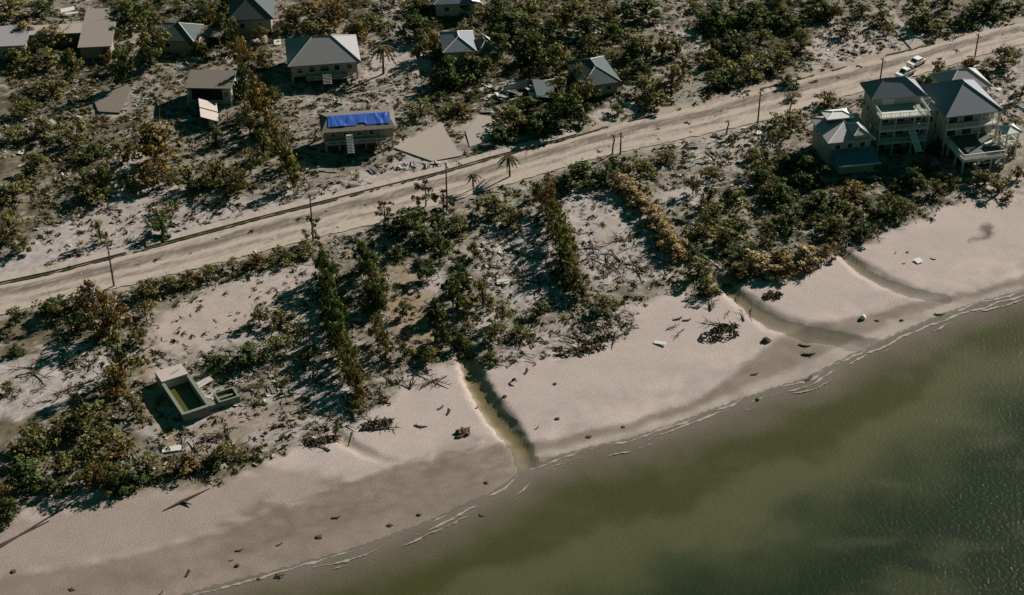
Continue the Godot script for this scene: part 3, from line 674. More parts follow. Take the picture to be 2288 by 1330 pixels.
func make_plants() -> void:
	var plants: Array = [
		["by the flat-roofed corner house","",[["o",-116.8,-114.0,10.0,5.0],["g",-110.1,-116.6,6.7,3.3],["b",-110.2,-101.5,9.7,4.9],["b",-102.9,-99.7,9.7,4.8],["b",-97.2,-100.3,6.4,3.2],["o",-109.3,-89.3,8.4,4.2],["y",-102.3,-89.2,9.4,4.7],["o",-95.9,-84.5,6.7,6.9],["g",-113.3,-95.5,6.4,3.3]]],
		["near the slate house at upper left","",[["g",-88.4,-110.3,11.0,5.9],["g",-90.1,-101.8,5.4,3.8],["o",-79.9,-94.0,8.2,9.6],["g",-83.9,-79.5,5.8,10.1],["g",-79.8,-88.0,6.3,5.5],["o",-70.7,-95.7,6.4,3.2],["g",-65.5,-102.2,6.5,6.9],["b",-69.0,-108.7,5.5,5.1],["g",-72.2,-116.2,6.7,3.6],["o",-85.1,-115.0,6.7,3.5]]],
		["beside the dark teal roof at the top edge","",[["o",-62.3,-97.1,5.0,8.6],["b",-59.1,-87.8,5.9,8.0],["o",-50.0,-109.5,7.7,4.3],["b",-42.3,-110.2,12.2,6.1],["b",-35.1,-103.4,8.7,4.3],["o",-45.3,-103.0,7.6,3.8],["y",-51.7,-105.8,5.4,2.7]]],
		["in the tree column left of the hip-roofed house","",[["g",-57.5,-75.6,6.1,8.7],["b",-53.6,-67.1,7.0,9.2],["o",-54.0,-59.2,5.9,7.3],["b",-50.1,-57.3,5.9,7.2],["o",-50.0,-49.5,6.7,6.7],["y",-45.0,-45.0,6.3,8.9],["o",-42.9,-37.8,5.2,7.0]]],
		["in the wrecked left yards above the road","",[["y",-102.1,-55.8,7.3,3.7],["y",-96.2,-58.0,8.7,4.4],["o",-89.3,-54.8,7.7,4.8],["g",-84.0,-49.9,6.1,3.0],["y",-98.3,-75.8,8.1,4.1],["o",-102.1,-67.3,6.9,3.5],["o",-80.1,-36.9,5.9,6.0],["o",-81.4,-32.9,7.6,3.8],["o",-96.6,-32.7,8.2,4.1],["y",-94.4,-20.8,7.4,4.9],["o",-90.4,-15.0,5.2,3.4],["o",-94.6,-44.9,7.5,3.8],["g",-85.9,-48.2,5.7,2.8]]],
		["around the tall brown tree above the road","",[["b",-71.7,-46.9,11.5,9.9],["b",-71.2,-39.0,8.4,5.6],["y",-63.0,-37.1,6.5,5.8],["y",-58.6,-38.5,7.1,6.2],["y",-53.6,-35.3,7.4,6.0],["y",-51.9,-42.9,6.2,6.1],["g",-65.5,-20.9,7.4,3.7],["o",-76.7,-18.1,3.5,5.3],["o",-65.9,-28.0,5.4,2.7]]],
		["beside the hip-roofed house with lit right roof","",[["p",-28.2,-85.6,6.3,8.0],["o",-31.8,-107.2,7.7,4.2],["o",-50.5,-72.8,4.0,3.9]]],
		["in the woods around the blue-roofed house","",[["g",-21.9,-103.8,10.9,5.4],["b",-17.2,-92.9,6.4,7.2],["g",-13.5,-81.6,11.4,6.8],["g",-7.7,-84.6,9.3,4.7],["g",0.1,-102.4,13.0,6.9],["g",5.6,-92.1,11.7,7.0],["g",-3.4,-92.0,8.5,7.1],["o",9.9,-85.2,10.0,7.4],["g",9.0,-103.7,8.7,5.0],["o",3.7,-112.6,11.1,5.5],["g",-2.7,-114.1,8.9,4.4],["o",-10.9,-115.2,6.7,3.3],["g",17.0,-104.3,9.8,4.9],["o",23.6,-104.8,8.7,4.3],["o",27.6,-94.2,8.5,4.8],["y",18.7,-96.3,7.5,3.7],["g",30.9,-113.6,10.0,5.0],["g",-22.5,-117.0,7.8,3.9],["o",14.2,-114.1,8.9,4.4]]],
		["beside the collapsed house above the road","",[["o",14.2,-80.3,5.1,5.8],["o",15.6,-72.6,6.1,6.4],["g",12.2,-63.5,9.9,7.9],["g",6.6,-59.4,9.8,4.9],["o",0.6,-61.3,9.8,4.9],["g",-2.2,-56.0,6.8,3.4],["o",10.1,-73.0,7.1,6.0],["g",3.4,-69.3,7.0,3.5],["o",-19.2,-67.3,6.9,3.5],["b",-11.2,-67.7,6.0,3.0]]],
		["right of the grey hip roof near the woods","",[["y",33.5,-92.9,6.4,7.2],["o",34.3,-77.6,6.1,6.5],["g",27.6,-85.0,8.3,4.2],["o",28.4,-75.3,9.1,4.6],["o",37.3,-84.0,4.2,5.1],["y",29.9,-69.8,8.0,4.0],["o",22.2,-67.2,5.0,2.5]]],
		["in the thicket right of the sandy track","",[["g",47.1,-108.8,12.1,6.1],["g",55.5,-110.6,12.2,6.1],["g",62.7,-109.8,9.9,5.0],["o",65.0,-96.8,8.1,5.0],["o",58.4,-88.8,9.4,4.7],["g",50.4,-96.4,9.6,4.8],["y",44.3,-90.5,8.0,4.0],["y",51.5,-84.1,10.4,5.2],["g",46.2,-80.3,7.2,3.6],["o",56.5,-101.1,6.5,3.4],["g",72.6,-114.1,8.9,4.4],["g",59.7,-79.9,5.7,2.9]]],
		["in the lots above the road at the top-right","",[["o",76.3,-104.4,6.5,3.3],["o",85.5,-110.3,5.5,3.9],["o",86.2,-105.7,4.3,2.4],["g",104.0,-109.3,7.2,4.0],["y",94.6,-108.9,9.9,4.9],["o",97.8,-104.4,6.5,3.3],["g",111.4,-114.9,12.3,6.1],["o",118.8,-117.2,5.6,2.8],["o",81.6,-114.7,6.7,3.3],["o",59.8,-73.5,4.0,2.0]]],
		["on the verge behind the beach houses","",[["b",93.1,-84.9,4.8,3.8],["o",108.5,-89.2,9.4,4.7],["b",101.0,-87.0,6.2,3.1],["o",67.1,-71.3,6.0,3.0],["g",88.8,-79.7,6.1,3.1]]],
		["in the brown grove left of the pool","",[["g",-86.2,8.1,4.6,3.3],["g",-80.6,4.5,6.6,3.3],["o",-86.8,11.9,3.7,1.8],["b",-74.2,2.6,7.5,5.8],["b",-69.4,10.9,8.2,9.1],["o",-64.9,22.8,6.3,9.7],["b",-64.9,27.8,5.4,6.3],["g",-74.7,9.5,4.9,4.1],["o",-61.2,32.8,4.6,4.8],["o",-64.2,5.6,4.1,3.2],["o",-64.0,13.2,3.7,3.7],["o",-64.6,-1.5,5.8,2.9]]],
		["in the hedge along the road's seaward edge","",[["o",-65.2,-0.2,5.8,2.9],["o",-61.6,-2.4,5.9,2.9],["b",-57.9,-4.5,5.6,2.8],["o",-54.6,-6.6,5.1,2.5],["o",-50.7,-8.1,5.1,2.5],["b",-46.5,-9.9,5.6,2.8],["o",-42.2,-11.7,5.7,2.8],["o",-38.2,-13.9,5.2,2.6]]],
		["in the dark hedge right of the pale lot","",[["g",-33.9,-5.9,4.6,6.7],["g",-33.0,-2.6,4.5,6.9],["g",-32.7,0.7,4.5,7.1],["g",-31.7,4.0,4.5,7.4],["g",-31.4,7.3,4.4,7.6],["g",-30.2,10.4,4.4,7.6],["g",-29.7,13.5,4.4,7.5],["g",-28.7,16.3,4.2,7.2],["o",-28.4,19.1,4.1,6.8],["o",-27.4,21.8,3.9,6.7],["o",-27.0,24.7,3.8,6.5],["o",-25.9,26.0,3.7,5.9],["b",-25.3,27.3,3.7,5.3],["b",-24.9,29.5,3.8,3.8],["o",-25.0,31.9,3.9,2.3]]],
		["in the hedge left of the tan strip","",[["g",-27.0,-8.6,5.0,7.0],["g",-25.7,-5.4,4.9,7.0],["o",-25.0,-2.2,4.9,6.9],["o",-23.8,1.2,4.7,6.7],["g",-23.3,4.5,4.5,6.5],["g",-23.9,3.8,4.2,6.1],["o",-25.1,3.2,4.0,5.7],["o",-23.1,13.1,3.6,6.4],["o",-21.9,15.6,3.3,5.4],["o",-21.3,18.1,3.1,4.3],["g",-20.9,-13.0,5.0,3.0]]],
		["against the road right of the hedge","",[["l",-37.1,-18.2,3.9,5.3],["l",-24.1,-24.4,3.6,5.0],["l",-17.7,-26.5,3.9,4.8],["l",-16.6,-30.5,4.2,6.2],["l",-13.2,-29.0,4.2,4.8],["g",-20.1,-20.9,9.7,4.9],["g",-16.2,-17.2,7.9,3.9],["o",-10.3,-21.9,6.7,3.4],["o",-3.1,-27.2,9.0,4.5],["y",-0.8,-23.4,6.2,3.1],["p",-0.4,-41.6,4.7,5.6],["p",-7.5,-37.1,2.4,3.9]]],
		["around the narrow channel's head","",[["g",-15.3,-5.7,3.9,4.9],["g",-13.2,7.3,4.6,5.7],["g",-11.6,13.9,4.5,4.8],["g",-10.4,3.0,4.7,7.3],["o",-7.8,9.0,4.6,6.2],["g",-8.7,-2.3,4.2,5.7],["o",-5.1,3.0,4.7,6.3],["o",-3.0,12.6,4.5,3.9],["y",-1.7,7.6,4.1,5.2],["g",-13.1,-13.5,5.2,4.4],["g",-8.7,14.9,3.7,4.3],["o",-19.1,5.9,4.1,3.6],["o",-6.9,-12.4,4.3,3.8]]],
		["in the hedge between the two debris lots","",[["b",6.7,-29.4,4.0,8.1],["b",7.5,-26.2,4.0,7.6],["o",7.6,-23.0,3.9,7.0],["o",8.6,-19.7,4.3,7.2],["o",8.8,-16.4,4.6,7.5],["o",9.8,-13.2,4.4,7.5],["o",10.1,-9.9,4.1,7.6],["o",9.9,-8.0,4.4,5.9],["g",9.1,-6.2,4.6,4.3],["g",10.4,-3.9,4.5,5.3],["y",11.0,-1.7,4.4,6.2],["y",12.0,-0.6,4.2,4.8],["o",12.4,0.5,4.0,3.3],["g",4.9,-33.9,3.5,3.5]]],
		["in the dark hedge landward of the debris lots","",[["g",13.7,-39.3,9.3,4.6],["g",20.2,-41.4,8.4,4.2],["o",25.5,-41.4,8.4,4.2],["g",10.4,-38.7,5.5,2.8],["o",31.1,-47.4,5.7,2.8]]],
		["in the dry tan hedge beside the debris lot","",[["t",21.1,-37.0,6.4,3.2],["t",22.5,-35.3,6.1,3.1],["t",23.3,-33.6,5.9,2.9],["t",24.7,-31.1,5.7,3.0],["t",25.4,-28.5,5.6,3.1],["t",26.7,-25.8,5.6,3.1],["t",27.2,-23.1,5.5,3.0],["t",28.3,-20.4,5.5,3.1],["t",28.7,-17.8,5.4,3.2],["t",29.8,-15.2,5.4,3.1],["t",30.1,-12.7,5.4,3.1]]],
		["in the scrub between tan hedge and cottage","",[["o",33.7,-6.4,6.8,4.0],["o",35.0,-1.2,4.2,3.3],["g",33.1,-13.3,5.2,2.6],["o",38.7,-24.6,8.0,4.0],["y",35.0,-19.4,7.4,3.7],["o",40.0,-16.8,7.3,3.7],["g",42.9,-12.9,6.6,3.3],["o",39.5,-41.4,5.2,2.6],["o",48.3,-48.6,4.7,2.4],["o",57.3,-61.7,7.4,3.7],["o",54.3,-56.8,4.8,2.4],["y",42.9,-31.7,6.3,3.2]]],
		["in the shade below the beach houses","",[["g",58.1,-41.6,9.3,5.2],["g",51.6,-32.3,9.1,4.6],["g",59.3,-30.2,8.1,4.1],["g",52.3,-23.3,7.5,3.7],["o",63.4,-26.2,8.1,4.0],["b",66.1,-33.4,7.3,3.6],["g",69.9,-25.6,5.3,2.7],["g",82.0,-43.7,5.6,3.4],["g",79.4,-37.9,5.5,2.8],["g",85.9,-38.9,5.2,2.6],["g",66.0,-20.0,5.8,2.9],["g",49.0,-39.0,6.1,3.5],["g",74.5,-29.6,5.4,2.7],["o",60.3,-21.1,7.1,3.5],["g",85.1,-50.2,3.8,3.6]]],
		["on the dune bank at the beach edge","",[["t",43.7,-8.7,7.9,3.9],["b",48.4,-10.4,7.2,3.6],["t",53.4,-11.2,6.9,3.5],["b",41.4,-6.6,5.1,2.5],["b",50.1,-7.2,5.9,3.0],["t",46.6,-6.4,5.9,2.9],["b",54.2,-8.7,5.1,2.6],["b",57.8,-13.3,5.2,2.6]]],
		["at the right edge beyond the gazebo","",[["o",92.9,-38.8,7.0,3.5],["o",101.3,-50.6,4.8,4.3],["b",99.8,-40.8,4.3,3.3],["o",94.5,-34.8,6.9,3.5],["o",108.7,-74.2,4.0,3.4],["o",104.6,-62.2,3.9,2.7]]],
		["in the lower-left beach thicket","",[["o",-82.7,27.8,4.3,2.7],["o",-67.9,35.2,8.3,4.2],["y",-71.5,38.3,7.5,3.7],["o",-75.5,42.9,8.1,4.1],["o",-65.5,41.8,8.1,4.1],["g",-74.8,49.9,8.7,4.3],["o",-69.0,46.9,7.3,3.6],["g",-75.5,57.5,4.7,4.2],["b",-61.4,43.6,6.6,3.3],["g",-60.3,51.6,5.0,2.5],["o",-56.4,47.3,6.6,3.3],["g",-58.0,50.2,5.8,2.9],["b",-50.3,46.2,6.6,3.3],["o",-45.1,44.1,6.6,3.3],["g",-70.0,51.7,5.7,2.9]]],
		["on the pale lot right of the pool","",[["y",-44.0,7.4,4.6,3.9],["y",-40.1,8.4,6.2,3.1],["y",-36.4,11.7,4.5,2.9],["g",-44.0,19.4,7.1,3.6],["g",-49.1,20.4,6.0,3.0],["o",-34.3,18.3,5.5,2.8],["o",-39.9,16.0,6.4,3.2]]],
		["in the storm wrack above the beach","",[["o",4.8,5.3,4.6,2.8],["o",16.2,4.0,5.8,2.9],["o",1.2,11.4,4.0,2.0],["g",-3.7,19.0,3.9,2.0],["o",-18.1,17.5,4.0,3.5],["o",-13.9,18.3,5.5,2.8]]],
		["filling the woods around the blue-roofed house","smaller ",[["g",26.3,-114.5,4.9,3.8],["b",-19.2,-104.3,3.2,2.3],["g",-16.2,-78.8,2.9,3.2],["b",10.3,-109.3,3.1,3.4],["g",-3.5,-121.6,3.0,2.0],["o",-21.1,-100.5,4.1,3.7],["g",15.3,-118.1,4.7,4.0],["b",-6.9,-87.9,3.1,2.2],["g",5.8,-92.2,4.1,2.5],["g",-22.6,-109.4,2.9,2.1],["g",3.5,-61.5,4.6,3.0],["g",15.8,-67.3,2.7,2.9],["o",-19.5,-97.7,3.5,2.4],["g",-8.8,-73.3,3.4,2.6],["g",-15.5,-74.1,3.0,1.9],["o",-2.1,-105.2,3.5,2.5],["b",11.9,-112.0,2.7,2.3],["b",22.6,-113.2,4.1,2.7],["g",-21.1,-92.1,3.8,4.2],["b",0.5,-87.4,3.4,2.5],["g",1.3,-60.9,3.6,3.9],["g",3.1,-97.9,3.9,3.3],["g",5.7,-86.4,4.6,4.6],["g",13.3,-75.8,3.5,3.4],["b",-8.8,-87.6,4.5,4.8],["g",18.3,-98.8,3.8,3.8],["g",10.6,-67.3,3.3,2.6],["g",27.1,-92.9,4.9,4.6],["g",4.0,-84.7,3.1,2.4],["g",22.9,-101.9,4.5,4.3]]],
		["filling the thicket right of the sandy track","smaller ",[["y",44.6,-89.1,3.1,3.3],["g",49.8,-98.6,4.5,2.7],["g",45.6,-103.4,3.2,3.0],["o",63.3,-121.4,5.1,3.5],["g",71.7,-118.2,3.9,3.4],["y",54.4,-107.3,2.3,1.6],["g",64.3,-106.3,3.7,2.7],["y",55.5,-118.0,2.9,1.8],["y",62.4,-118.9,3.1,3.4],["g",50.4,-107.3,3.7,3.7],["g",61.8,-106.5,3.0,2.4],["g",57.3,-114.1,4.2,3.2],["g",72.5,-123.3,3.4,3.6],["y",58.6,-108.5,2.9,2.3],["o",48.5,-110.0,3.6,3.7],["g",45.0,-96.9,3.9,3.1],["o",48.4,-81.0,5.0,3.4],["o",42.9,-117.0,2.6,2.3]]],
		["filling the gaps between the upper-left houses","smaller ",[["o",-57.0,-100.7,4.8,4.6],["g",-47.6,-50.8,2.6,1.8],["b",-89.8,-91.7,2.9,1.8],["o",-52.4,-71.9,4.8,4.9],["o",-82.6,-123.0,4.1,3.8],["g",-70.3,-95.0,3.8,3.4],["g",-68.9,-93.3,3.7,3.2],["o",-87.0,-87.0,2.7,2.8],["o",-85.8,-96.6,3.0,2.7],["g",-66.9,-119.2,4.3,4.2],["b",-84.9,-87.6,2.9,2.4],["o",-78.4,-118.0,3.0,2.7],["g",-70.6,-110.7,4.8,4.0],["b",-90.2,-92.4,4.3,2.8],["b",-69.8,-93.9,2.7,2.6],["o",-91.9,-109.2,4.4,3.1],["o",-76.7,-101.6,5.0,4.8],["o",-55.0,-89.3,4.3,4.3],["g",-89.7,-108.8,2.8,2.9],["g",-69.3,-112.9,4.6,4.3]]],
		["among the wreckage in the left yards","smaller ",[["y",-95.5,-22.5,3.9,3.0],["y",-67.5,-38.1,3.0,3.3],["y",-96.7,-39.6,3.0,2.2],["o",-77.1,-47.1,4.2,4.4],["o",-75.8,-38.6,3.8,2.8],["o",-74.3,-35.7,4.6,3.2],["g",-106.3,-95.2,3.7,4.0],["y",-114.0,-93.5,2.5,1.5],["o",-84.0,-38.5,3.9,3.9],["y",-96.1,-27.1,2.8,1.7],["o",-94.0,-17.1,4.4,4.1],["y",-102.9,-76.8,3.6,2.3],["g",-97.1,-34.8,2.6,2.3],["y",-85.3,-47.3,3.1,2.1],["y",-98.8,-32.8,3.8,4.2],["y",-90.6,-85.8,2.4,2.3],["o",-108.6,-91.4,4.4,4.4],["y",-66.8,-39.8,2.3,2.2]]],
		["along the top edge behind the hip-roofed house","smaller ",[["o",-51.0,-116.0,2.8,2.7],["o",-28.0,-120.7,3.7,3.8],["g",-34.8,-109.8,2.9,2.9],["g",-41.3,-117.0,3.0,2.2],["o",-37.2,-117.7,4.0,3.9],["o",-45.9,-118.3,3.2,2.6],["o",-48.4,-116.9,3.0,2.8],["b",-51.2,-111.6,3.8,4.0]]],
		["left of the long stilt house","smaller ",[["o",-46.5,-57.1,3.8,2.7],["y",-51.8,-55.5,3.6,3.8],["g",-52.0,-57.5,4.4,3.1],["o",-59.5,-40.4,3.6,2.6],["o",-60.4,-54.7,4.6,4.6],["y",-55.6,-37.6,3.3,2.7],["g",-61.4,-37.0,3.6,2.3],["o",-55.0,-39.1,4.9,3.5]]],
		["between the grey hip house and the track","smaller ",[["g",36.8,-94.9,4.8,4.4],["y",36.7,-92.8,2.4,2.2],["y",32.9,-75.4,2.8,1.7],["g",29.9,-92.5,4.0,3.8],["y",30.7,-76.3,3.2,3.2],["o",30.0,-83.9,3.3,2.1],["g",26.8,-93.6,3.4,3.6]]],
		["in the lots by the brown grove","smaller ",[["o",-76.1,36.3,2.7,1.7],["o",-73.5,40.4,3.9,2.5],["g",-84.1,16.6,3.6,2.2],["o",-80.1,7.3,5.0,4.5],["b",-81.1,3.2,3.2,2.1],["o",-74.8,40.2,4.9,3.4],["o",-67.9,38.7,4.3,3.8],["g",-69.3,32.4,3.7,3.0]]],
		["near the narrow channel's head","smaller ",[["o",-8.7,13.5,3.7,2.4],["o",-4.3,-6.0,2.7,1.8],["g",-8.5,3.6,3.7,2.8],["o",-12.3,-15.3,3.0,2.5]]],
		["in the scrub left of the gardens","smaller ",[["o",35.3,-35.4,4.3,4.5],["o",37.3,-21.5,4.8,2.9],["o",48.6,-37.6,3.0,2.7],["o",47.6,-18.4,4.5,4.7],["o",37.7,-30.2,4.9,5.4],["b",50.2,-33.8,3.8,2.3],["g",41.6,-31.1,3.9,4.1],["o",50.0,-35.3,3.6,2.7],["g",43.0,-21.5,4.1,3.1],["b",39.2,-17.6,3.7,2.6]]],
		["in the gardens below the beach houses","smaller ",[["g",58.1,-38.1,4.7,2.8],["o",50.3,-44.7,5.1,5.3],["g",54.7,-27.2,3.8,2.5],["g",74.5,-36.4,3.0,3.0],["g",65.6,-25.5,3.2,2.6],["o",74.1,-26.9,5.0,3.9],["g",78.5,-39.1,5.2,3.7],["g",55.2,-38.0,4.4,2.7],["o",71.7,-28.9,5.1,4.6],["g",54.9,-45.2,5.0,3.1],["g",55.9,-38.9,2.9,2.7],["g",57.9,-24.4,3.3,2.2],["o",82.5,-35.1,5.1,3.7],["g",68.0,-29.4,3.2,3.0],["g",57.8,-45.3,4.7,2.9],["o",50.3,-43.2,2.9,1.9]]],
		["filling the lower-left beach thicket","smaller ",[["o",-59.9,50.0,4.5,4.8],["g",-74.1,42.3,4.3,2.7],["g",-74.0,50.9,5.0,3.8],["b",-76.7,45.9,2.6,2.3],["o",-65.0,41.4,3.6,2.8],["o",-62.1,48.4,4.5,3.3],["b",-61.3,51.1,3.0,3.0],["b",-64.0,50.4,5.0,5.1],["o",-66.4,49.9,4.1,2.5],["b",-76.6,54.7,4.4,4.0]]],
		["in the lots above the road at upper right","smaller ",[["o",74.7,-113.3,4.5,4.1],["g",102.0,-117.9,4.4,4.3],["o",101.9,-122.3,3.4,2.9],["y",85.8,-113.5,2.7,2.0],["o",95.6,-119.5,5.1,3.8],["o",100.7,-112.2,3.5,2.2],["o",91.7,-108.4,3.1,2.0],["o",94.3,-106.9,5.0,3.9]]],
		["just seaward of the road","smaller ",[["g",-13.7,-22.0,4.0,3.8],["g",-15.7,-18.1,3.4,2.2],["o",-18.4,-24.1,3.3,3.0]]]]
	var proto := {}
	for k: String in ["g", "o", "y", "b", "t"]:
		proto[k] = [leafy(k, 0), leafy(k, 1), leafy(k, 2), leafy(k, 3), leafy(k, 4), leafy(k, 5)]
	proto["p"] = [palm(0), palm(1)]
	proto["l"] = [lobed_tree(0), lobed_tree(1)]
	rng.seed = 77
	for area: Array in plants:
		var where: String = area[0]
		var alike := {}
		for e: Array in area[2]:
			var k: String = e[0]
			var names: Array = PLANT_NAMES[k]
			var tall: bool = e[4] > 3.6
			var o: Node3D = copy_of(proto[k][rng.randi() % proto[k].size()], names[0] if tall else names[1])
			o.position = Vector3(e[1], ground_height(e[1], e[2]) - 0.05, e[2])
			o.rotation.y = rng.randf() * TAU
			if k == "p": o.scale = Vector3.ONE * (e[4] / 5.0)
			elif k == "l": o.scale = Vector3(e[3] / 3.0, e[4] / 4.0, e[3] / 3.0)
			else: o.scale = Vector3(e[3] / 5.6, e[4] / 4.7, e[3] / 5.6)
			var text: String = area[1] + (names[2] if tall else names[3]) + " " + where
			tag(o, text, "palm" if k == "p" else ("tree" if "tree" in text else "shrub"), "plants " + where)
			if not alike.has(text): alike[text] = []
			alike[text].append(o)
		for text: String in alike: number_labels(alike[text], text)
	for k: String in proto:
		for o: Node3D in proto[k]: o.free()

# ------------------------------------------------------------------ wreckage
func branch_mesh(variant: int) -> ArrayMesh:
	rng.seed = 6200 + variant
	var mb := MB.new()
	var col := Color(0.15, 0.12, 0.085) * rng.randf_range(0.7, 1.5)
	col.a = 1.0
	var p := Vector3(-2.4, 0.16, 0)
	var ps := [p]
	var rs := [0.17]
	var bend := rng.randf_range(-0.5, 0.5)
	for i in 6:
		p += Vector3(0.8, rng.randf_range(-0.03, 0.12), bend * (0.4 + 0.2 * i) * rng.randf_range(0.2, 0.8))
		ps.append(p); rs.append(0.16 - 0.022 * i)
	mb.tube(ps, rs, 5, col)
	for i in 9:
		var k := 1 + rng.randi() % 5
		var s: Vector3 = ps[k]
		var side := 1.0 if rng.randf() < 0.5 else -1.0
		var d := Vector3(rng.randf_range(0.2, 1.2), rng.randf_range(0.0, 0.75), side * rng.randf_range(0.5, 1.3))
		mb.tube([s, s + d * 0.55 + Vector3(0, 0.08, 0), s + d + Vector3(rng.randf_range(0, 0.5), 0, 0)], [0.075, 0.05, 0.02], 4, col * rng.randf_range(0.8, 1.2))
	return mb.mesh()

func board_mesh(variant: int) -> ArrayMesh:
	rng.seed = 6400 + variant
	var mb := MB.new()
	var cols := [Color(0.62, 0.58, 0.53), Color(0.46, 0.43, 0.40), Color(0.36, 0.30, 0.23), Color(0.26, 0.27, 0.28), Color(0.70, 0.68, 0.63), Color(0.52, 0.44, 0.34)]
	var col: Color = cols[variant % cols.size()]
	if variant % 3 == 0:      # snapped sheet of roofing or wall, with a torn end and battens
		var w := rng.randf_range(0.9, 1.7)
		mb.quad(Vector3(-w, 0.25, 0.8), Vector3(w * 0.7, 0.12, 0.7), Vector3(w, 0.2, -0.8), Vector3(-w * 0.9, 0.42, -0.6), col)
		mb.quad(Vector3(-w, 0.20, 0.8), Vector3(w * 0.7, 0.07, 0.7), Vector3(w * 0.7, 0.12, 0.7), Vector3(-w, 0.25, 0.8), col * 0.9)
		mb.quad(Vector3(-w * 0.9, 0.37, -0.6), Vector3(-w, 0.2, 0.8), Vector3(-w, 0.25, 0.8), Vector3(-w * 0.9, 0.42, -0.6), col * 0.9)
		mb.box(Transform3D(Basis(Vector3.UP, 0.2), Vector3(0, 0.30, 0.1)), Vector3(w * 1.5, 0.07, 0.09), col * 0.8)
	elif variant % 3 == 1:    # crossed broken planks
		for i in 3:
			var b := Basis.from_euler(Vector3(rng.randf_range(-0.1, 0.1), rng.randf() * 2.2, rng.randf_range(-0.2, 0.2)))
			mb.box(Transform3D(b, Vector3(rng.randf_range(-0.3, 0.3), 0.12 + 0.08 * i, rng.randf_range(-0.3, 0.3))), Vector3(rng.randf_range(1.4, 2.8), 0.06, 0.22), col * rng.randf_range(0.75, 1.1))
	else:                      # broken block of masonry with plank
		mb.box(Transform3D(Basis.from_euler(Vector3(0.2, 0.4, 0.3)), Vector3(0, 0.2, 0)), Vector3(0.9, 0.5, 0.7), col)
		mb.box(Transform3D(Basis.from_euler(Vector3(-0.3, 1.2, 0.1)), Vector3(0.6, 0.15, 0.3)), Vector3(0.6, 0.35, 0.5), col * 0.85)
		mb.box(Transform3D(Basis.from_euler(Vector3(0.0, -0.5, 0.25)), Vector3(0.1, 0.45, -0.2)), Vector3(1.9, 0.05, 0.2), col * 0.8)
	return mb.mesh()

func scatter(called: String, meshes: Array, m: Material, at: Vector2, half: Vector2, turn: float, count: int, smin: float, smax: float, label: String, category: String, group: String, free_turn := true) -> void:
	var made := []
	for i in count:
		var q := Vector2(rng.randf_range(-1, 1) * half.x, rng.randf_range(-1, 1) * half.y).rotated(-turn)
		var p := at + q
		var o := solid(called, meshes[rng.randi() % meshes.size()], m, label, category, group)
		o.position = Vector3(p.x, ground_height(p.x, p.y) + 0.02, p.y)
		o.rotation.y = rng.randf() * TAU if free_turn else turn + rng.randfn() * 0.4
		o.scale = Vector3.ONE * rng.randf_range(smin, smax)
		made.append(o)
	number_labels(made, label)

func make_wreckage() -> void:
	var br := []
	for i in 7: br.append(branch_mesh(i))
	var bd := []
	for i in 12: bd.append(board_mesh(i))
	rng.seed = 909
	var tangle := [
		[Vector2(21.50, -12.93), Vector2(8, 7), 44, "in the limb tangle beside the dry tan hedge"],
		[Vector2(1.73, -12.93), Vector2(6, 10), 26, "on the pale debris lot left of that tangle"],
		[Vector2(11.25, 11.68), Vector2(11, 4.2), 36, "in the wrack line on the middle beach"],
		[Vector2(-26.28, 33.98), Vector2(8, 5.5), 28, "in the wrack below the dark hedge row"],
		[Vector2(-76.28, 23.38), Vector2(8, 6), 20, "on the left pale lot by the brown grove"],
		[Vector2(-38.02, 25.79), Vector2(6, 6), 18, "on the sand right of the pool"],
		[Vector2(63.98, -18.20), Vector2(8, 3), 15, "below the beach houses at the sand edge"],
		[Vector2(-86.83, -35.79), Vector2(12, 11), 24, "in the wrecked yards above the road at left"],
		[Vector2(-49.83, -33.30), Vector2(11, 3.5), 14, "on the sandy bank below the tarp house"],
		[Vector2(-53.41, 44.49), Vector2(12, 4), 22, "at the thicket edge on the lower-left beach"],
		[Vector2(35.81, 4.79), Vector2(9, 3), 9, "on the open sand beside the winding channel"],
		[Vector2(-15.17, 23.99), Vector2(5, 3), 9, "on the sand left of the narrow channel"]]
	for t: Array in tangle:
		scatter("fallen_branch", br, M.drift, t[0], t[1], 0.4, t[2], 0.4, 0.95, "bare fallen branch " + t[3], "branch", "fallen branches " + t[3])
	var heap := [
		[Vector2(-1.34, -75.26), Vector2(9, 6), 40, "around the collapsed house"],
		[Vector2(-98.25, -58.76), Vector2(10, 13), 44, "in the wreckage at the left edge above the road"],
		[Vector2(-70.19, -92.65), Vector2(11, 4), 30, "between the taupe roof and the grey hip house"],
		[Vector2(15.99, -105.41), Vector2(7, 5), 22, "in the woods left of the sandy track"],
		[Vector2(104.85, -77.29), Vector2(5, 11), 30, "on the lot right of the blue-roofed beach house"],
		[Vector2(43.29, -52.32), Vector2(10, 6), 30, "on the seaward lot left of the cottage"],
		[Vector2(1.71, -9.25), Vector2(6, 8), 24, "on the debris lot near the narrow channel"],
		[Vector2(82.20, -103.12), Vector2(13, 7), 24, "in the sandy lots at the top-right"],
		[Vector2(-46.08, 26.39), Vector2(7, 5), 16, "around the empty pool"],
		[Vector2(-21.84, -45.72), Vector2(7, 1.6), 10, "beside the concrete drive"],
		[Vector2(-31.08, -75.26), Vector2(10, 5), 14, "in front of the hip-roofed house"],
		[Vector2(40.90, -29.21), Vector2(8, 6), 12, "in the scrub left of the shaded gardens"]]
	for t: Array in heap:
		scatter("broken_board", bd, M.debris, t[0], t[1], 0.3, t[2], 0.4, 1.05, "pale broken boards " + t[3], "debris", "broken boards " + t[3])

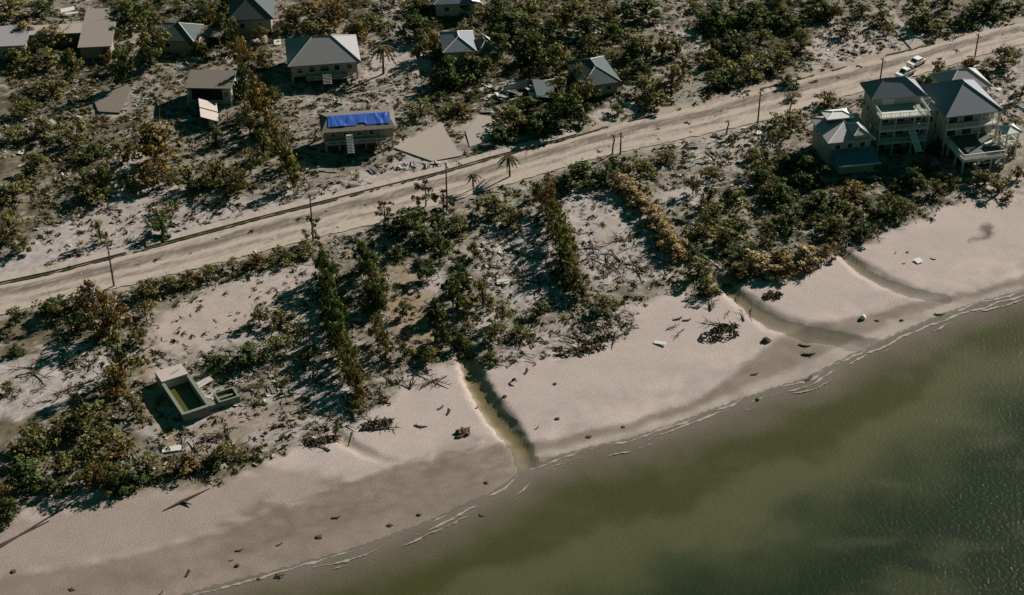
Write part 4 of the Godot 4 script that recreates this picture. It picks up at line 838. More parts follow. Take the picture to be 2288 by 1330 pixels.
func make_litter() -> void:
	# twigs, leaves and scraps too many to count
	var twig := MB.new()
	twig.tube([Vector3(-0.5, 0, 0), Vector3(0.1, 0.06, 0.08), Vector3(0.5, 0.02, 0)], [0.05, 0.04, 0.02], 3)
	twig.tube([Vector3(0.0, 0.03, 0.03), Vector3(0.25, 0.12, 0.3)], [0.03, 0.012], 3)
	var tuft := MB.new()
	rng.seed = 31
	for i in 14:
		var d := Vector3(rng.randfn(), absf(rng.randfn()) * 0.6 + 0.1, rng.randfn()).normalized()
		var u := Vector3(rng.randfn(), rng.randfn() * 0.5, rng.randfn()).normalized()
		tuft.leaf(d * rng.randf_range(0.1, 0.5), u.cross(d).normalized() * 0.17, u * 0.24, (d + Vector3.UP).normalized(), Color.WHITE)
	var scrap := MB.new()
	scrap.box(Transform3D(Basis.from_euler(Vector3(0.1, 0.3, 0.12)), Vector3(0, 0.08, 0)), Vector3(0.7, 0.06, 0.3))
	var sets := [["twig_litter", twig, 15000, M.drift, "brown twigs and sticks littering the storm-swept lots", "twigs"],
		["low_scrub", tuft, 13000, M.leaf, "low battered scrub and leaf litter over the lots", "undergrowth"],
		["scrap_litter", scrap, 5000, M.debris, "small pale scraps of wreckage strewn across the lots", "litter"]]
	for s: Array in sets:
		rng.seed = 500 + s[2]
		var mm := MultiMesh.new()
		mm.transform_format = MultiMesh.TRANSFORM_3D
		mm.use_colors = true
		mm.mesh = s[1].mesh()
		var ts := []
		var cs := []
		var tries := 0
		while ts.size() < s[2] and tries < s[2] * 8:
			tries += 1
			var x := rng.randf_range(-124, 124)
			var z := rng.randf_range(-126, 60)
			if absf(x) > (246.0 - z) * 0.335 or sea_distance(x, z) > -2.0: continue
			var a := map_at(x, z).a
			var patch := noise_b.get_noise_2d(x * 1.5 + 33.0, z * 1.5) + 0.25
			if rng.randf() > a * clampf(0.45 + patch * 2.0, 0.05, 1.2): continue
			var sc := rng.randf_range(0.5, 1.5) * (0.95 if s[0] == "scrap_litter" else 1.0)
			var b := Basis.from_euler(Vector3(rng.randfn() * 0.12, rng.randf() * TAU, rng.randfn() * 0.12)).scaled(Vector3.ONE * sc)
			ts.append(Transform3D(b, Vector3(x, ground_height(x, z) + 0.04, z)))
			var r := rng.randf()
			var col := Color(0.14, 0.112, 0.075)
			if s[0] == "low_scrub":
				col = Color(0.11, 0.108, 0.036) if r < 0.55 else (Color(0.17, 0.125, 0.052) if r < 0.85 else Color(0.045, 0.058, 0.018))
			elif s[0] == "scrap_litter":
				col = Color(0.48, 0.45, 0.41) if r < 0.3 else (Color(0.36, 0.31, 0.26) if r < 0.8 else Color(0.22, 0.26, 0.30))
			cs.append(col * rng.randf_range(0.7, 1.3))
		mm.instance_count = ts.size()
		for i in ts.size():
			mm.set_instance_transform(i, ts[i])
			mm.set_instance_color(i, Color(cs[i].r, cs[i].g, cs[i].b, 1.0))
		var o := MultiMeshInstance3D.new()
		o.name = s[0]
		o.multimesh = mm
		o.material_override = s[3]
		add_child(o, true)
		tag(o, s[4], s[5], "", "stuff")

func lump_mesh(seed_: int, flat: float, rugged: float) -> ArrayMesh:
	var mb := MB.new()
	var f := FastNoiseLite.new()
	f.seed = seed_; f.frequency = 1.1
	var ring := []
	for j in 6:
		var row := []
		for i in 12:
			var a := TAU * i / 12.0
			var e := PI * 0.5 * j / 5.0
			var d := Vector3(cos(a) * cos(e), sin(e), sin(a) * cos(e))
			var r := 0.5 * (1.0 + rugged * f.get_noise_3dv(d * 1.4))
			row.append(Vector3(d.x * r * (1.0 if j > 0 else 1.05), d.y * r * flat - (0.12 if j == 0 else 0.0), d.z * r))
		ring.append(row)
	for j in 5:
		for i in 12:
			var k := (i + 1) % 12
			var tone := Color(1, 1, 1) * (0.85 + 0.3 * f.get_noise_2d(i * 3.0, j * 3.0))
			tone.a = 1.0
			mb.quad(ring[j][k], ring[j][i], ring[j + 1][i], ring[j + 1][k], tone)
	return mb.mesh()

func make_beach_things() -> void:
	var lumps: Array = [[-14.65,35.95,2.16,0],[-7.79,37.41,2.72,1],[-11.58,31.14,1.60,0],[-10.31,32.18,1.75,0],[-5.90,31.02,1.31,0],[-0.15,25.11,1.19,0],[2.40,21.46,1.80,0],[3.84,19.74,0.90,0],[43.66,12.64,1.69,1],[50.11,13.80,2.14,0],[50.52,16.22,2.43,0],[40.67,21.71,1.50,0],[49.57,22.81,2.09,0],[75.19,4.44,2.04,0],[40.31,28.45,0.88,1],[17.83,35.61,0.72,1],[12.27,38.08,1.00,1],[-3.93,49.05,0.83,1],[-14.01,56.37,0.81,1],[-18.25,58.73,0.94,1],[-26.35,57.06,1.49,0],[-28.64,61.26,1.20,1],[-33.57,69.31,1.31,1],[-34.24,62.79,1.20,0],[-40.00,64.11,1.33,0],[-40.90,66.18,0.79,0],[-46.82,68.76,1.57,0],[-50.03,72.73,1.04,0],[-36.52,69.95,0.65,1],[-39.91,67.29,0.79,1],[68.15,6.33,0.78,1],[63.82,6.46,0.78,1],[71.85,-11.08,0.82,0],[70.85,-14.50,0.83,0],[77.48,-12.56,1.15,0],[73.11,-14.65,0.66,1],[29.02,6.46,2.03,0],[30.55,6.86,1.72,0],[30.64,1.03,1.27,0],[32.45,3.08,1.74,0],[35.24,2.81,1.42,0],[7.12,24.87,0.74,1],[7.30,33.68,0.87,1],[4.02,35.95,1.01,0],[-1.18,28.21,0.88,1],[-4.65,56.37,0.95,0],[-62.90,72.20,0.91,1],[-72.05,68.76,0.92,1]]
	var rocks := [lump_mesh(1, 0.7, 0.7), lump_mesh(2, 0.55, 0.9), lump_mesh(3, 0.8, 0.8)]
	var logs := []
	for i in 3:
		rng.seed = 8000 + i
		var mb := MB.new()
		mb.tube([Vector3(-0.5, 0.05, 0), Vector3(-0.1, 0.09, 0.06), Vector3(0.25, 0.07, 0.02), Vector3(0.5, 0.04, -0.08)], [0.07, 0.09, 0.075, 0.03], 6, Color(0.085, 0.065, 0.045))
		mb.tube([Vector3(0.05, 0.08, 0.04), Vector3(0.2, 0.2, 0.2)], [0.05, 0.015], 5, Color(0.1, 0.075, 0.05))
		mb.tube([Vector3(-0.3, 0.06, 0.0), Vector3(-0.42, 0.16, -0.2)], [0.045, 0.012], 5, Color(0.07, 0.055, 0.04))
		logs.append(mb.mesh())
	rng.seed = 640
	var n := 0
	var alike := {}
	for e: Array in lumps:
		var rock: bool = e[3] == 1
		var where := "on the lower-left beach" if e[0] < -15.0 else ("beside the narrow channel" if e[0] < 8.0 else ("on the middle beach" if e[0] < 32.0 else "on the right beach"))
		var o := solid("beach_rock" if rock else "driftwood_log", rocks[n % 3] if rock else logs[n % 3], M.rock if rock else M.drift,
			("small dark rock " if rock else "short dark driftwood log ") + where, "rock" if rock else "driftwood", ("dark rocks " if rock else "driftwood logs ") + where)
		var y := maxf(ground_height(e[0], e[1]), SEA_LEVEL - 0.15)
		o.position = Vector3(e[0], y, e[1])
		o.rotation.y = 0.45 + rng.randfn() * 0.5
		o.scale = Vector3(e[2], e[2] * rng.randf_range(0.5, 0.8), e[2] * (0.8 if rock else 1.3))
		n += 1
		var text: String = o.get_meta("label")
		if not alike.has(text): alike[text] = []
		alike[text].append(o)
	for text: String in alike: number_labels(alike[text], text)
	# mats of dark weed and roots
	var mats := [[Vector2(35.54, 11.42), 7.2, 3.6, "large dark mat of torn roots and weed beside the winding channel", 2],
		[Vector2(37.08, 9.20), 5.0, 1.8, "narrow dark strip of weed above the large mat of roots", 5],
		[Vector2(46.30, -0.56), 3.6, 2.4, "small dark clump of roots on sand between the two right channels", 3],
		[Vector2(11.87, 15.92), 9.0, 2.2, "long brown band of wrack along the middle beach edge", 4],
		[Vector2(15.06, 12.72), 7.0, 2.0, "upper brown band of wrack on the middle beach", 7],
		[Vector2(-21.83, 35.69), 6.5, 2.0, "brown wrack heap below the dark hedge row", 8],
		[Vector2(-30.09, 39.60), 6.0, 1.6, "brown wrack heap left of the dune scarp", 9],
		[Vector2(35.63, -1.39), 5.0, 2.0, "dark stump of torn bank at the winding channel head", 10]]
	for e: Array in mats:
		rng.seed = 300 + e[4]
		var mb := MB.new()
		for i in 70:
			var a := rng.randf() * TAU
			var r := sqrt(rng.randf())
			var p := Vector3(cos(a) * r * e[1] * 0.5, 0.0, sin(a) * r * e[2] * 0.5)
			p.y = 0.02 + 0.22 * (1.0 - r)
			var d := Vector3(rng.randfn(), 0.2, rng.randfn()).normalized() * rng.randf_range(0.3, 0.9)
			mb.tube([p - d, p + Vector3(0, rng.randf_range(0.05, 0.3), 0), p + d], [0.05, 0.13, 0.03], 4, Color(0.085, 0.062, 0.038) * rng.randf_range(0.6, 1.5))
		var o := solid("weed_mat" if e[4] < 6 else "wrack_heap", mb.mesh(), M.weed, e[3], "wrack")
		o.position = Vector3(e[0].x, ground_height(e[0].x, e[0].y) + 0.02, e[0].y)
		o.rotation.y = 0.3
	# long dark tapered tubes for two unidentified lines, lying down the lower-left beach
	for e: Array in [[Vector2(-63.07, 50.37), Vector2(-76.15, 65.13), "long thin dark line across the lower-left beach"], [Vector2(-69.18, 58.32), Vector2(-76.34, 64.38), "shorter dark line beside the long one on the lower-left beach"]]:
		var mb := MB.new()
		var a: Vector2 = e[0]
		var b: Vector2 = e[1]
		var ps := []
		for i in 7:
			var q := a.lerp(b, i / 6.0)
			ps.append(Vector3(q.x, ground_height(q.x, q.y) + 0.12, q.y))
		mb.tube(ps, [0.07, 0.09, 0.1, 0.12, 0.14, 0.17, 0.2], 6, Color(0.11, 0.09, 0.07))
		solid("dark_line", mb.mesh(), M.drift, e[2], "trunk")
	# dark forked shape, not identified, lying on the sand
	var fr := MB.new()
	var f0: Vector2 = Vector2(-52.57, 56.05)
	var f1: Vector2 = Vector2(-46.18, 50.89)
	var d := (f1 - f0)
	var pts := []
	for i in 6:
		var q: Vector2 = f0 + d * (i / 5.0)
		pts.append(Vector3(q.x, ground_height(q.x, q.y) + 0.1, q.y))
	fr.tube(pts, [0.05, 0.17, 0.28, 0.22, 0.12, 0.04], 6, Color(0.10, 0.075, 0.06))
	fr.tube([pts[2], pts[2] + Vector3(1.7, 0.15, 0.9)], [0.25, 0.03], 5, Color(0.10, 0.075, 0.06))
	solid("dark_forked_shape", fr.mesh(), M.drift, "dark forked shape lying alone on the lower-left sand", "branch")
	# white things
	var panels := [[-53.56, 41.90, 3.0, 1.1, 0.1, "white board lying in the thicket edge left of the lower beach"], [25.35, 13.75, 2.2, 0.7, -0.35, "pale half-buried board on the middle beach"],
		[74.57, -11.74, 1.3, 1.3, 0.5, "white scrap beside small logs on the right beach"], [19.29, -106.11, 2.0, 1.2, 0.2, "bright white sheet in the woods left of the sandy track"],
		[14.18, -103.12, 1.6, 1.4, 0.7, "cream sheet in the woods beside the bright white one"], [-53.16, -100.63, 1.6, 2.2, 0.1, "white upright box at the corner of the hip-roofed house"],
		[-102.40, -110.77, 3.2, 1.6, 0.3, "white sheet on the beige wing of the flat-roofed house"], [-101.07, -108.89, 3.0, 0.7, 0.05, "narrow white board beside the sheet on the beige wing"]]
	for e: Array in panels:
		var mb := MB.new()
		mb.box(Transform3D(Basis.from_euler(Vector3(0.12, 0, 0.1)), Vector3(0, 0.25, 0)), Vector3(e[2], 0.08, e[3]))
		mb.box(Transform3D(Basis.from_euler(Vector3(0.1, 0.15, 0.08)), Vector3(0.05, 0.17, 0.02)), Vector3(e[2] * 0.9, 0.07, 0.1))
		var o := solid("white_board", mb.mesh(), M.white, e[5], "board")
		o.position = Vector3(e[0], ground_height(e[0], e[1]), e[1])
		if "beige" in e[5]: o.position.y = 3.2
		o.rotation.y = e[4]
	var bu := thing("buoy", "small white buoy on the wet sand of the right beach", "buoy")
	var bp: Vector2 = Vector2(61.44, 5.85)
	bu.position = Vector3(bp.x, ground_height(bp.x, bp.y) + 0.25, bp.y)
	part("float", lump_mesh(4, 1.0, 0.05), M.white, bu)
	var ri := TorusMesh.new()
	ri.inner_radius = 0.4; ri.outer_radius = 0.56; ri.rings = 12; ri.ring_segments = 6
	part("rope_ring", ri, M.trim_grey, bu)

# ------------------------------------------------------------------ buildings
func hip(w: float, d: float, rise: float, over := 0.5, ridge := -1.0, thick := 0.22) -> ArrayMesh:
	var mb := MB.new()
	var x := w / 2 + over
	var z := d / 2 + over
	var r := ridge if ridge >= 0.0 else maxf(0.0, (w - d) / 2)
	var rx := r if w >= d else 0.0
	var rz := 0.0 if w >= d else maxf(0.0, (d - w) / 2)
	var a := Vector3(-x, 0, z)
	var b := Vector3(x, 0, z)
	var c := Vector3(x, 0, -z)
	var e := Vector3(-x, 0, -z)
	var p := Vector3(-rx, rise, rz)
	var q := Vector3(rx, rise, rz)
	var s := Vector3(rx, rise, -rz)
	var t := Vector3(-rx, rise, -rz)
	mb.quad(a, b, q, p); mb.quad(b, c, s, q); mb.quad(c, e, t, s); mb.quad(e, a, p, t); mb.quad(p, q, s, t)
	var dn := Vector3(0, -thick, 0)
	for g: Array in [[a, b], [b, c], [c, e], [e, a]]: mb.quad(g[0] + dn, g[1] + dn, g[1], g[0])
	mb.quad(e + dn, c + dn, b + dn, a + dn)
	return mb.mesh()

func ridge_caps(w: float, d: float, rise: float, over := 0.5, ridge := -1.0) -> ArrayMesh:
	var mb := MB.new()
	var x := w / 2 + over
	var z := d / 2 + over
	var r := ridge if ridge >= 0.0 else maxf(0.0, (w - d) / 2)
	var rx := r if w >= d else 0.0
	var rz := 0.0 if w >= d else maxf(0.0, (d - w) / 2)
	for sx: float in [-1.0, 1.0]:
		for sz: float in [-1.0, 1.0]:
			mb.tube([Vector3(sx * x, 0.02, sz * z), Vector3(sx * rx, rise + 0.02, sz * rz)], [0.11, 0.11], 4)
	mb.tube([Vector3(-rx - 0.05, rise + 0.02, -rz - 0.05), Vector3(rx + 0.05, rise + 0.02, rz + 0.05)], [0.12, 0.12], 4)
	return mb.mesh()

func wall_box(parent: Node3D, x: float, y: float, z: float, w: float, h: float, d: float, m: Material, called := "wall") -> MeshInstance3D:
	var mb := MB.new()
	mb.bx(0, h / 2, 0, w, h, d)
	var o := part(called, mb.mesh(), m, parent)
	o.position = Vector3(x, y, z)
	return o

func window(parent: Node3D, at: Vector3, w: float, h: float, turn := 0.0) -> void:
	var mb := MB.new()
	var t := 0.1
	mb.bx(0, h / 2, 0, w + t, t, 0.14); mb.bx(0, -h / 2, 0, w + t, t, 0.18)
	mb.bx(-w / 2, 0, 0, t, h - t, 0.14); mb.bx(w / 2, 0, 0, t, h - t, 0.14)
	var o := part("window", mb.mesh(), M.trim, parent)
	o.position = at
	o.rotation_degrees.y = turn
	var p := MB.new()
	p.bx(0, 0, 0, w - t, h - t, 0.05)
	part("pane", p.mesh(), M.glass, o)

func piles(parent: Node3D, w: float, d: float, h: float, nx: int, nz: int, r := 0.18, y := 0.0) -> void:
	for i in nx:
		for k in nz:
			var mb := MB.new()
			mb.bx(0, h / 2 - 0.3, 0, r * 2, h + 0.6, r * 2)
			var o := part("piling", mb.mesh(), M.trim_grey, parent)
			o.position = Vector3(-w / 2 + w * i / maxi(nx - 1, 1), y, -d / 2 + d * k / maxi(nz - 1, 1))

func railing(parent: Node3D, a: Vector3, b: Vector3, m: Material, h := 1.0) -> void:
	var mb := MB.new()
	var d := b - a
	var ln := d.length()
	var t := Basis(Vector3.UP, atan2(-d.z, d.x))
	mb.box(Transform3D(t, (a + b) / 2 + Vector3(0, h, 0)), Vector3(ln, 0.1, 0.14))
	mb.box(Transform3D(t, (a + b) / 2 + Vector3(0, 0.15, 0)), Vector3(ln, 0.08, 0.08))
	var n := int(ln / 0.32)
	for i in n + 1:
		var p := a.lerp(b, float(i) / maxi(n, 1))
		mb.box(Transform3D(t, p + Vector3(0, h / 2, 0)), Vector3(0.07 if i % 6 else 0.14, h, 0.07))
	part("railing", mb.mesh(), m, parent)

func roof_on(parent: Node3D, w: float, d: float, y: float, rise: float, m: Material, caps: Material, at := Vector2.ZERO, over := 0.5, ridge := -1.0) -> MeshInstance3D:
	var o := part("roof", hip(w, d, rise, over, ridge), m, parent)
	o.position = Vector3(at.x, y, at.y)
	part("ridge_cap", ridge_caps(w, d, rise, over, ridge), caps, o)
	return o

func box_part(called: String, parent: Node3D, x: float, y: float, z: float, sx: float, sy: float, sz: float, m: Material, e := Vector3.ZERO) -> MeshInstance3D:
	var mb := MB.new()
	mb.bx(0, 0, 0, sx, sy, sz)
	var o := part(called, mb.mesh(), m, parent)
	o.position = Vector3(x, y, z)
	o.rotation = e
	return o

func stairs(parent: Node3D, at: Vector3, h: float, w: float, turn: float, m: Material) -> void:
	var mb := MB.new()
	var n := int(h / 0.2)
	for i in n:
		mb.bx(0, h - 0.2 * (i + 1), 0.28 * (i + 0.5), w, 0.08, 0.3)
	for s: float in [-1.0, 1.0]:
		mb.box(Transform3D(Basis(Vector3.RIGHT, atan2(h, 0.28 * n)), Vector3(s * w / 2, h / 2 - 0.1, 0.14 * n)), Vector3(0.1, 0.25, sqrt(h * h + pow(0.28 * n, 2.0))))
	var o := part("stair", mb.mesh(), m, parent)
	o.position = at
	o.rotation_degrees.y = turn

func make_buildings() -> void:
	# hip-roofed house on low stilts
	var h := thing("hip_roof_house", "pale house with large grey hip roof, brightly lit on its right slope", "house", Vector3(-41.5, 0, -87.8), 9.0)
	piles(h, 14, 11, 1.6, 5, 3)
	wall_box(h, 0, 1.5, 0, 14.2, 3.0, 11.4, M.wall)
	roof_on(h, 14.4, 11.6, 4.5, 3.5, M.roof, M.roof_pale, Vector2.ZERO, 0.7, 2.1)
	for i in 5: window(h, Vector3(-5.4 + 2.7 * i, 3.1, 5.75), 1.3 if i != 2 else 2.0, 1.4)
	window(h, Vector3(7.15, 3.1, 2.5), 1.3, 1.3, 90)
	window(h, Vector3(7.15, 3.1, -2.0), 1.3, 1.3, 90)
	box_part("porch_deck", h, 0.5, 1.5, 6.9, 9, 0.16, 2.4, M.deck)
	railing(h, Vector3(-4, 1.58, 8.05), Vector3(-0.8, 1.58, 8.05), M.trim_grey, 0.9)
	railing(h, Vector3(1.4, 1.58, 8.05), Vector3(5, 1.58, 8.05), M.trim_grey, 0.9)
	stairs(h, Vector3(0.3, 1.5, 8.1), 1.5, 1.8, 0, M.trim_grey)
	# long house on stilts under a blue tarpaulin
	var t := thing("stilt_house", "long low house on stilts under a blue roof tarpaulin", "house", Vector3(-31.4, 0, -55.5), 8.4)
	piles(t, 13.4, 6, 2.7, 6, 3)
	wall_box(t, 0, 2.6, 0, 14, 2.5, 6.6, M.wall_tan)
	var g := MB.new()
	var ex := 7.6
	var ez := 4.1
	g.quad(Vector3(-ex, 5.0, ez), Vector3(ex, 5.0, ez), Vector3(ex - 1.6, 6.3, 0), Vector3(-ex + 1.6, 6.3, 0))
	g.quad(Vector3(ex, 5.0, -ez), Vector3(-ex, 5.0, -ez), Vector3(-ex + 1.6, 6.3, 0), Vector3(ex - 1.6, 6.3, 0))
	g.tri(Vector3(ex, 5.0, ez), Vector3(ex, 5.0, -ez), Vector3(ex - 1.6, 6.3, 0))
	g.tri(Vector3(-ex, 5.0, -ez), Vector3(-ex, 5.0, ez), Vector3(-ex + 1.6, 6.3, 0))
	g.bx(0, 4.96, 0, ex * 2 - 0.02, 0.06, ez * 2 - 0.02)
	part("roof", g.mesh(), M.roof_taupe, t)
	for i in 5: window(t, Vector3(-5.2 + 2.6 * i, 4.0, 3.36), 1.2, 1.1)
	box_part("porch_deck", t, -0.5, 2.55, 4.3, 12, 0.14, 1.9, M.deck)
	railing(t, Vector3(-6.4, 2.6, 5.2), Vector3(5.4, 2.6, 5.2), M.trim_grey, 0.9)
	stairs(t, Vector3(-2.0, 2.5, 5.3), 2.5, 1.3, 0, M.trim_grey)
	# the tarpaulin itself, rippled
	var tp := MB.new()
	var rows := []
	for j in 9:
		var r := []
		for i in 45:
			var x := -6.0 + 12.6 * i / 44.0
			var s := float(j) / 8.0
			var z := lerpf(0.4, -2.85 + (0.55 if i > 20 and i < 27 else 0.0), s) * -1.0
			var y := 6.3 - 1.3 * absf(z) / 4.1 + 0.10 + 0.22 * maxf(0.0, noise_b.get_noise_2d(i * 1.1, j * 0.7)) + 0.08 * smoothstep(0.7, 1.0, sin(i * 0.33 + 0.4)) * s
			if j == 0: z = -0.5
			if j == 0: y = 6.24 + 0.06
			r.append(Vector3(x, y, z))
		rows.append(r)
	for j in 8:
		for i in 44: tp.quad(rows[j + 1][i], rows[j + 1][i + 1], rows[j][i + 1], rows[j][i])
	var tarp := solid("roof_tarpaulin", tp.mesh(), M.tarp, "crumpled bright blue tarpaulin over the long stilt house roof", "tarpaulin")
	tarp.position = t.position
	tarp.rotation = t.rotation
	# grey hip house by the woods
	var gh := thing("grey_hip_house", "low grey house with plain hip roof against the dark woods", "house", Vector3(17.4, 0, -80.5), 16.0)
	wall_box(gh, 0, 0, 0, 7.6, 3.2, 11, M.wall_tan)
	roof_on(gh, 7.8, 11.2, 3.2, 2.2, M.roof_dark, M.trim_grey, Vector2.ZERO, 0.6)
	window(gh, Vector3(-1.8, 1.8, 5.56), 1.3, 1.2); window(gh, Vector3(1.8, 1.8, 5.56), 1.3, 1.2)
	window(gh, Vector3(3.86, 1.8, 2.0), 1.3, 1.2, 90); box_part("door", gh, 0, 1.05, 5.56, 1.0, 2.1, 0.12, M.trim_grey)
	# house with a bare taupe roof and torn teal front
	var th := thing("taupe_house", "damaged house with flat taupe roof and dark open front", "house", Vector3(-63.9, 0, -74.0), -2.0)
	wall_box(th, 0, 0, -0.6, 9.2, 4.4, 5.6, M.wall)
	var tr := MB.new()
	tr.box(Transform3D(Basis(Vector3.RIGHT, 0.10), Vector3(0, 4.65, 0)), Vector3(9.9, 0.24, 7.0))
	part("roof", tr.mesh(), M.roof_taupe, th)
	box_part("front_shade_panel", th, -0.6, 2.3, 2.26, 6.5, 2.6, 0.1, M.dark)  # near-black panel on a solid wall, paints the shade of the interior
	window(th, Vector3(3.6, 2.4, 2.26), 1.2, 1.5)
	box_part("post", th, 4.6, 2.1, 3.0, 0.2, 4.4, 0.2, M.trim); box_part("post", th, -4.6, 2.1, 3.0, 0.2, 4.4, 0.2, M.trim_grey)
	# leaning white garage panel in front
	var wp := thing("shed", "small shed with bright white two-panel roof below the taupe house", "shed", Vector3(-63.3, 0, -64.6), 12.0)
	wall_box(wp, 0, 0, 0, 3.0, 1.5, 6.6, M.roof_dark)
	for e: Array in [[-1.9, 2.55], [1.75, 2.2]]:
		box_part("roof_panel", wp, 0.1, e[1], e[0], 4.0, 0.12, 3.5, M.slab, Vector3(0.05, 0, -0.42))
	box_part("door", wp, 0.4, 0.95, 3.34, 1.2, 1.7, 0.08, M.trim_grey)
	# blue-roofed house in the woods
	var b := thing("blue_roof_house", "small dark blue roofed house half hidden in the woods", "house", Vector3(-12.0, 0, -94.0), 6.0)
	wall_box(b, 0, 0, 0, 6.4, 3.6, 9.0, M.wall)
	roof_on(b, 6.6, 9.2, 3.6, 1.9, M.roof_blue, M.trim, Vector2.ZERO, 0.5)
	window(b, Vector3(-1.4, 1.9, 4.56), 1.2, 1.2); box_part("door", b, 1.2, 1.1, 4.56, 1.0, 2.1, 0.12, M.trim)
	var b2 := thing("white_gable_house", "grey cottage with a bright white torn roof corner in the woods", "house", Vector3(-6.2, 0, -93.0), 20.0)
	wall_box(b2, 0, 0, 0, 4.6, 2.8, 6.0, M.wall_tan)
	roof_on(b2, 4.8, 6.2, 2.8, 2.0, M.roof_taupe, M.trim_grey, Vector2.ZERO, 0.4)
	box_part("roof_sheet", b2, 1.5, 4.1, -0.8, 2.6, 0.08, 3.2, M.white, Vector3(0.1, 0.2, -0.7))
	var b3 := thing("far_house", "house at the top edge with grey roof and white gable", "house", Vector3(-13.5, 0, -118.0), 5.0)
	wall_box(b3, 0, 0, 0, 9.0, 3.4, 7.0, M.wall)
	roof_on(b3, 9.2, 7.2, 3.4, 2.2, M.roof_blue, M.trim, Vector2.ZERO, 0.5)
	box_part("white_gable", b3, 4.2, 4.3, 2.4, 2.4, 0.1, 4.6, M.white, Vector3(0.15, 0.3, -0.35))
	window(b3, Vector3(-2.0, 1.9, 3.56), 1.3, 1.2)
	# flat-roofed house, top left
	var f := thing("flat_roof_house", "sprawling low house with beige and grey flat roofs", "house", Vector3(-101.0, 0, -100.0), 6.0)
	wall_box(f, 7.6, 0, -1.5, 6.6, 2.8, 19.0, M.wall_tan, "wing_wall")
	box_part("wing_roof", f, 7.6, 2.95, -1.5, 7.4, 0.3, 19.8, M.roof_beige)
	wall_box(f, -2.2, 0, -1.6, 12.6, 2.8, 4.2, M.wall_tan, "middle_wall")
	box_part("middle_roof", f, -2.2, 2.95, -1.6, 12.2, 0.26, 5.0, M.concrete)
	wall_box(f, -12.0, 0, 1.0, 8.0, 2.9, 9.5, M.wall, "grey_wing_wall")
	box_part("grey_wing_roof", f, -12.0, 3.05, 1.0, 8.8, 0.3, 10.4, M.roof)
	for i in 3: window(f, Vector3(-5.6 + 2.6 * i, 1.6, 0.56), 1.3, 1.1)
	# grey hip house, top left
	var g2 := thing("slate_house", "small slate-grey hip roofed house left of the dark teal roof", "house", Vector3(-75.0, 0, -99.5), -6.0)
	wall_box(g2, 0, 0, 0, 8.0, 3.2, 7.4, M.wall_tan)
	roof_on(g2, 8.2, 7.6, 3.2, 2.3, M.roof_dark, M.trim_grey, Vector2.ZERO, 0.5)
	box_part("carport_roof", g2, 6.6, 2.9, -1.8, 6.4, 0.18, 5.0, M.roof_taupe, Vector3(0.05, 0, 0))
	for sx: float in [4.2, 9.4]: box_part("post", g2, sx, 1.4, 0.4, 0.16, 2.9, 0.16, M.trim_grey)
	window(g2, Vector3(-1.6, 1.8, 3.76), 1.3, 1.2)
	# dark teal roof, top
	var dt := thing("teal_roof_house", "large house with dark teal gable roof at the top edge", "house", Vector3(-60.0, 0, -111.5), 5.0)
	wall_box(dt, 0, 0, 0, 9.0, 4.0, 13.0, M.wall_tan)
	roof_on(dt, 9.2, 13.2, 4.0, 3.4, M.roof_dark, M.roof_taupe, Vector2.ZERO, 0.6)
	box_part("drive_slab", dt, -0.5, 0.12, 9.4, 8.0, 0.3, 4.4, M.concrete)
	window(dt, Vector3(-2.0, 2.2, 6.56), 1.3, 1.4); window(dt, Vector3(2.0, 2.2, 6.56), 1.3, 1.4)
	# collapsed house
	var c := thing("collapsed_house", "collapsed house of tilted grey walls and broken roof above the road", "ruin")
	var cp: Vector2 = Vector2(1.34, -75.87)
	c.position = Vector3(cp.x, 0, cp.y)
	rng.seed = 58
	box_part("wall", c, 6.6, 1.2, -2.5, 7.0, 2.6, 0.3, M.trim_grey, Vector3(0.2, 0.25, 0.05))
	box_part("wall", c, 10.0, 1.0, 1.0, 0.3, 2.3, 6.0, M.roof_dark, Vector3(0, -0.2, 0.25))
	box_part("roof_slab", c, 6.2, 1.6, 0.6, 6.0, 0.25, 5.4, M.roof_dark, Vector3(0.3, 0.2, -0.25))
	box_part("wall", c, -0.5, 0.8, -2.0, 5.0, 1.8, 0.3, M.roof, Vector3(-0.5, 0.3, 0.1))
	for i in 16:
		box_part("wall_fragment", c, rng.randf_range(-6, 4), rng.randf_range(0.2, 1.0), rng.randf_range(-4, 4), rng.randf_range(1.0, 2.6), 0.14, rng.randf_range(0.7, 1.8), [M.roof, M.roof_blue, M.trim_grey, M.debris, M.roof_dark][i % 5], Vector3(rng.randf_range(-0.6, 0.6), rng.randf() * 3.0, rng.randf_range(-0.6, 0.6)))

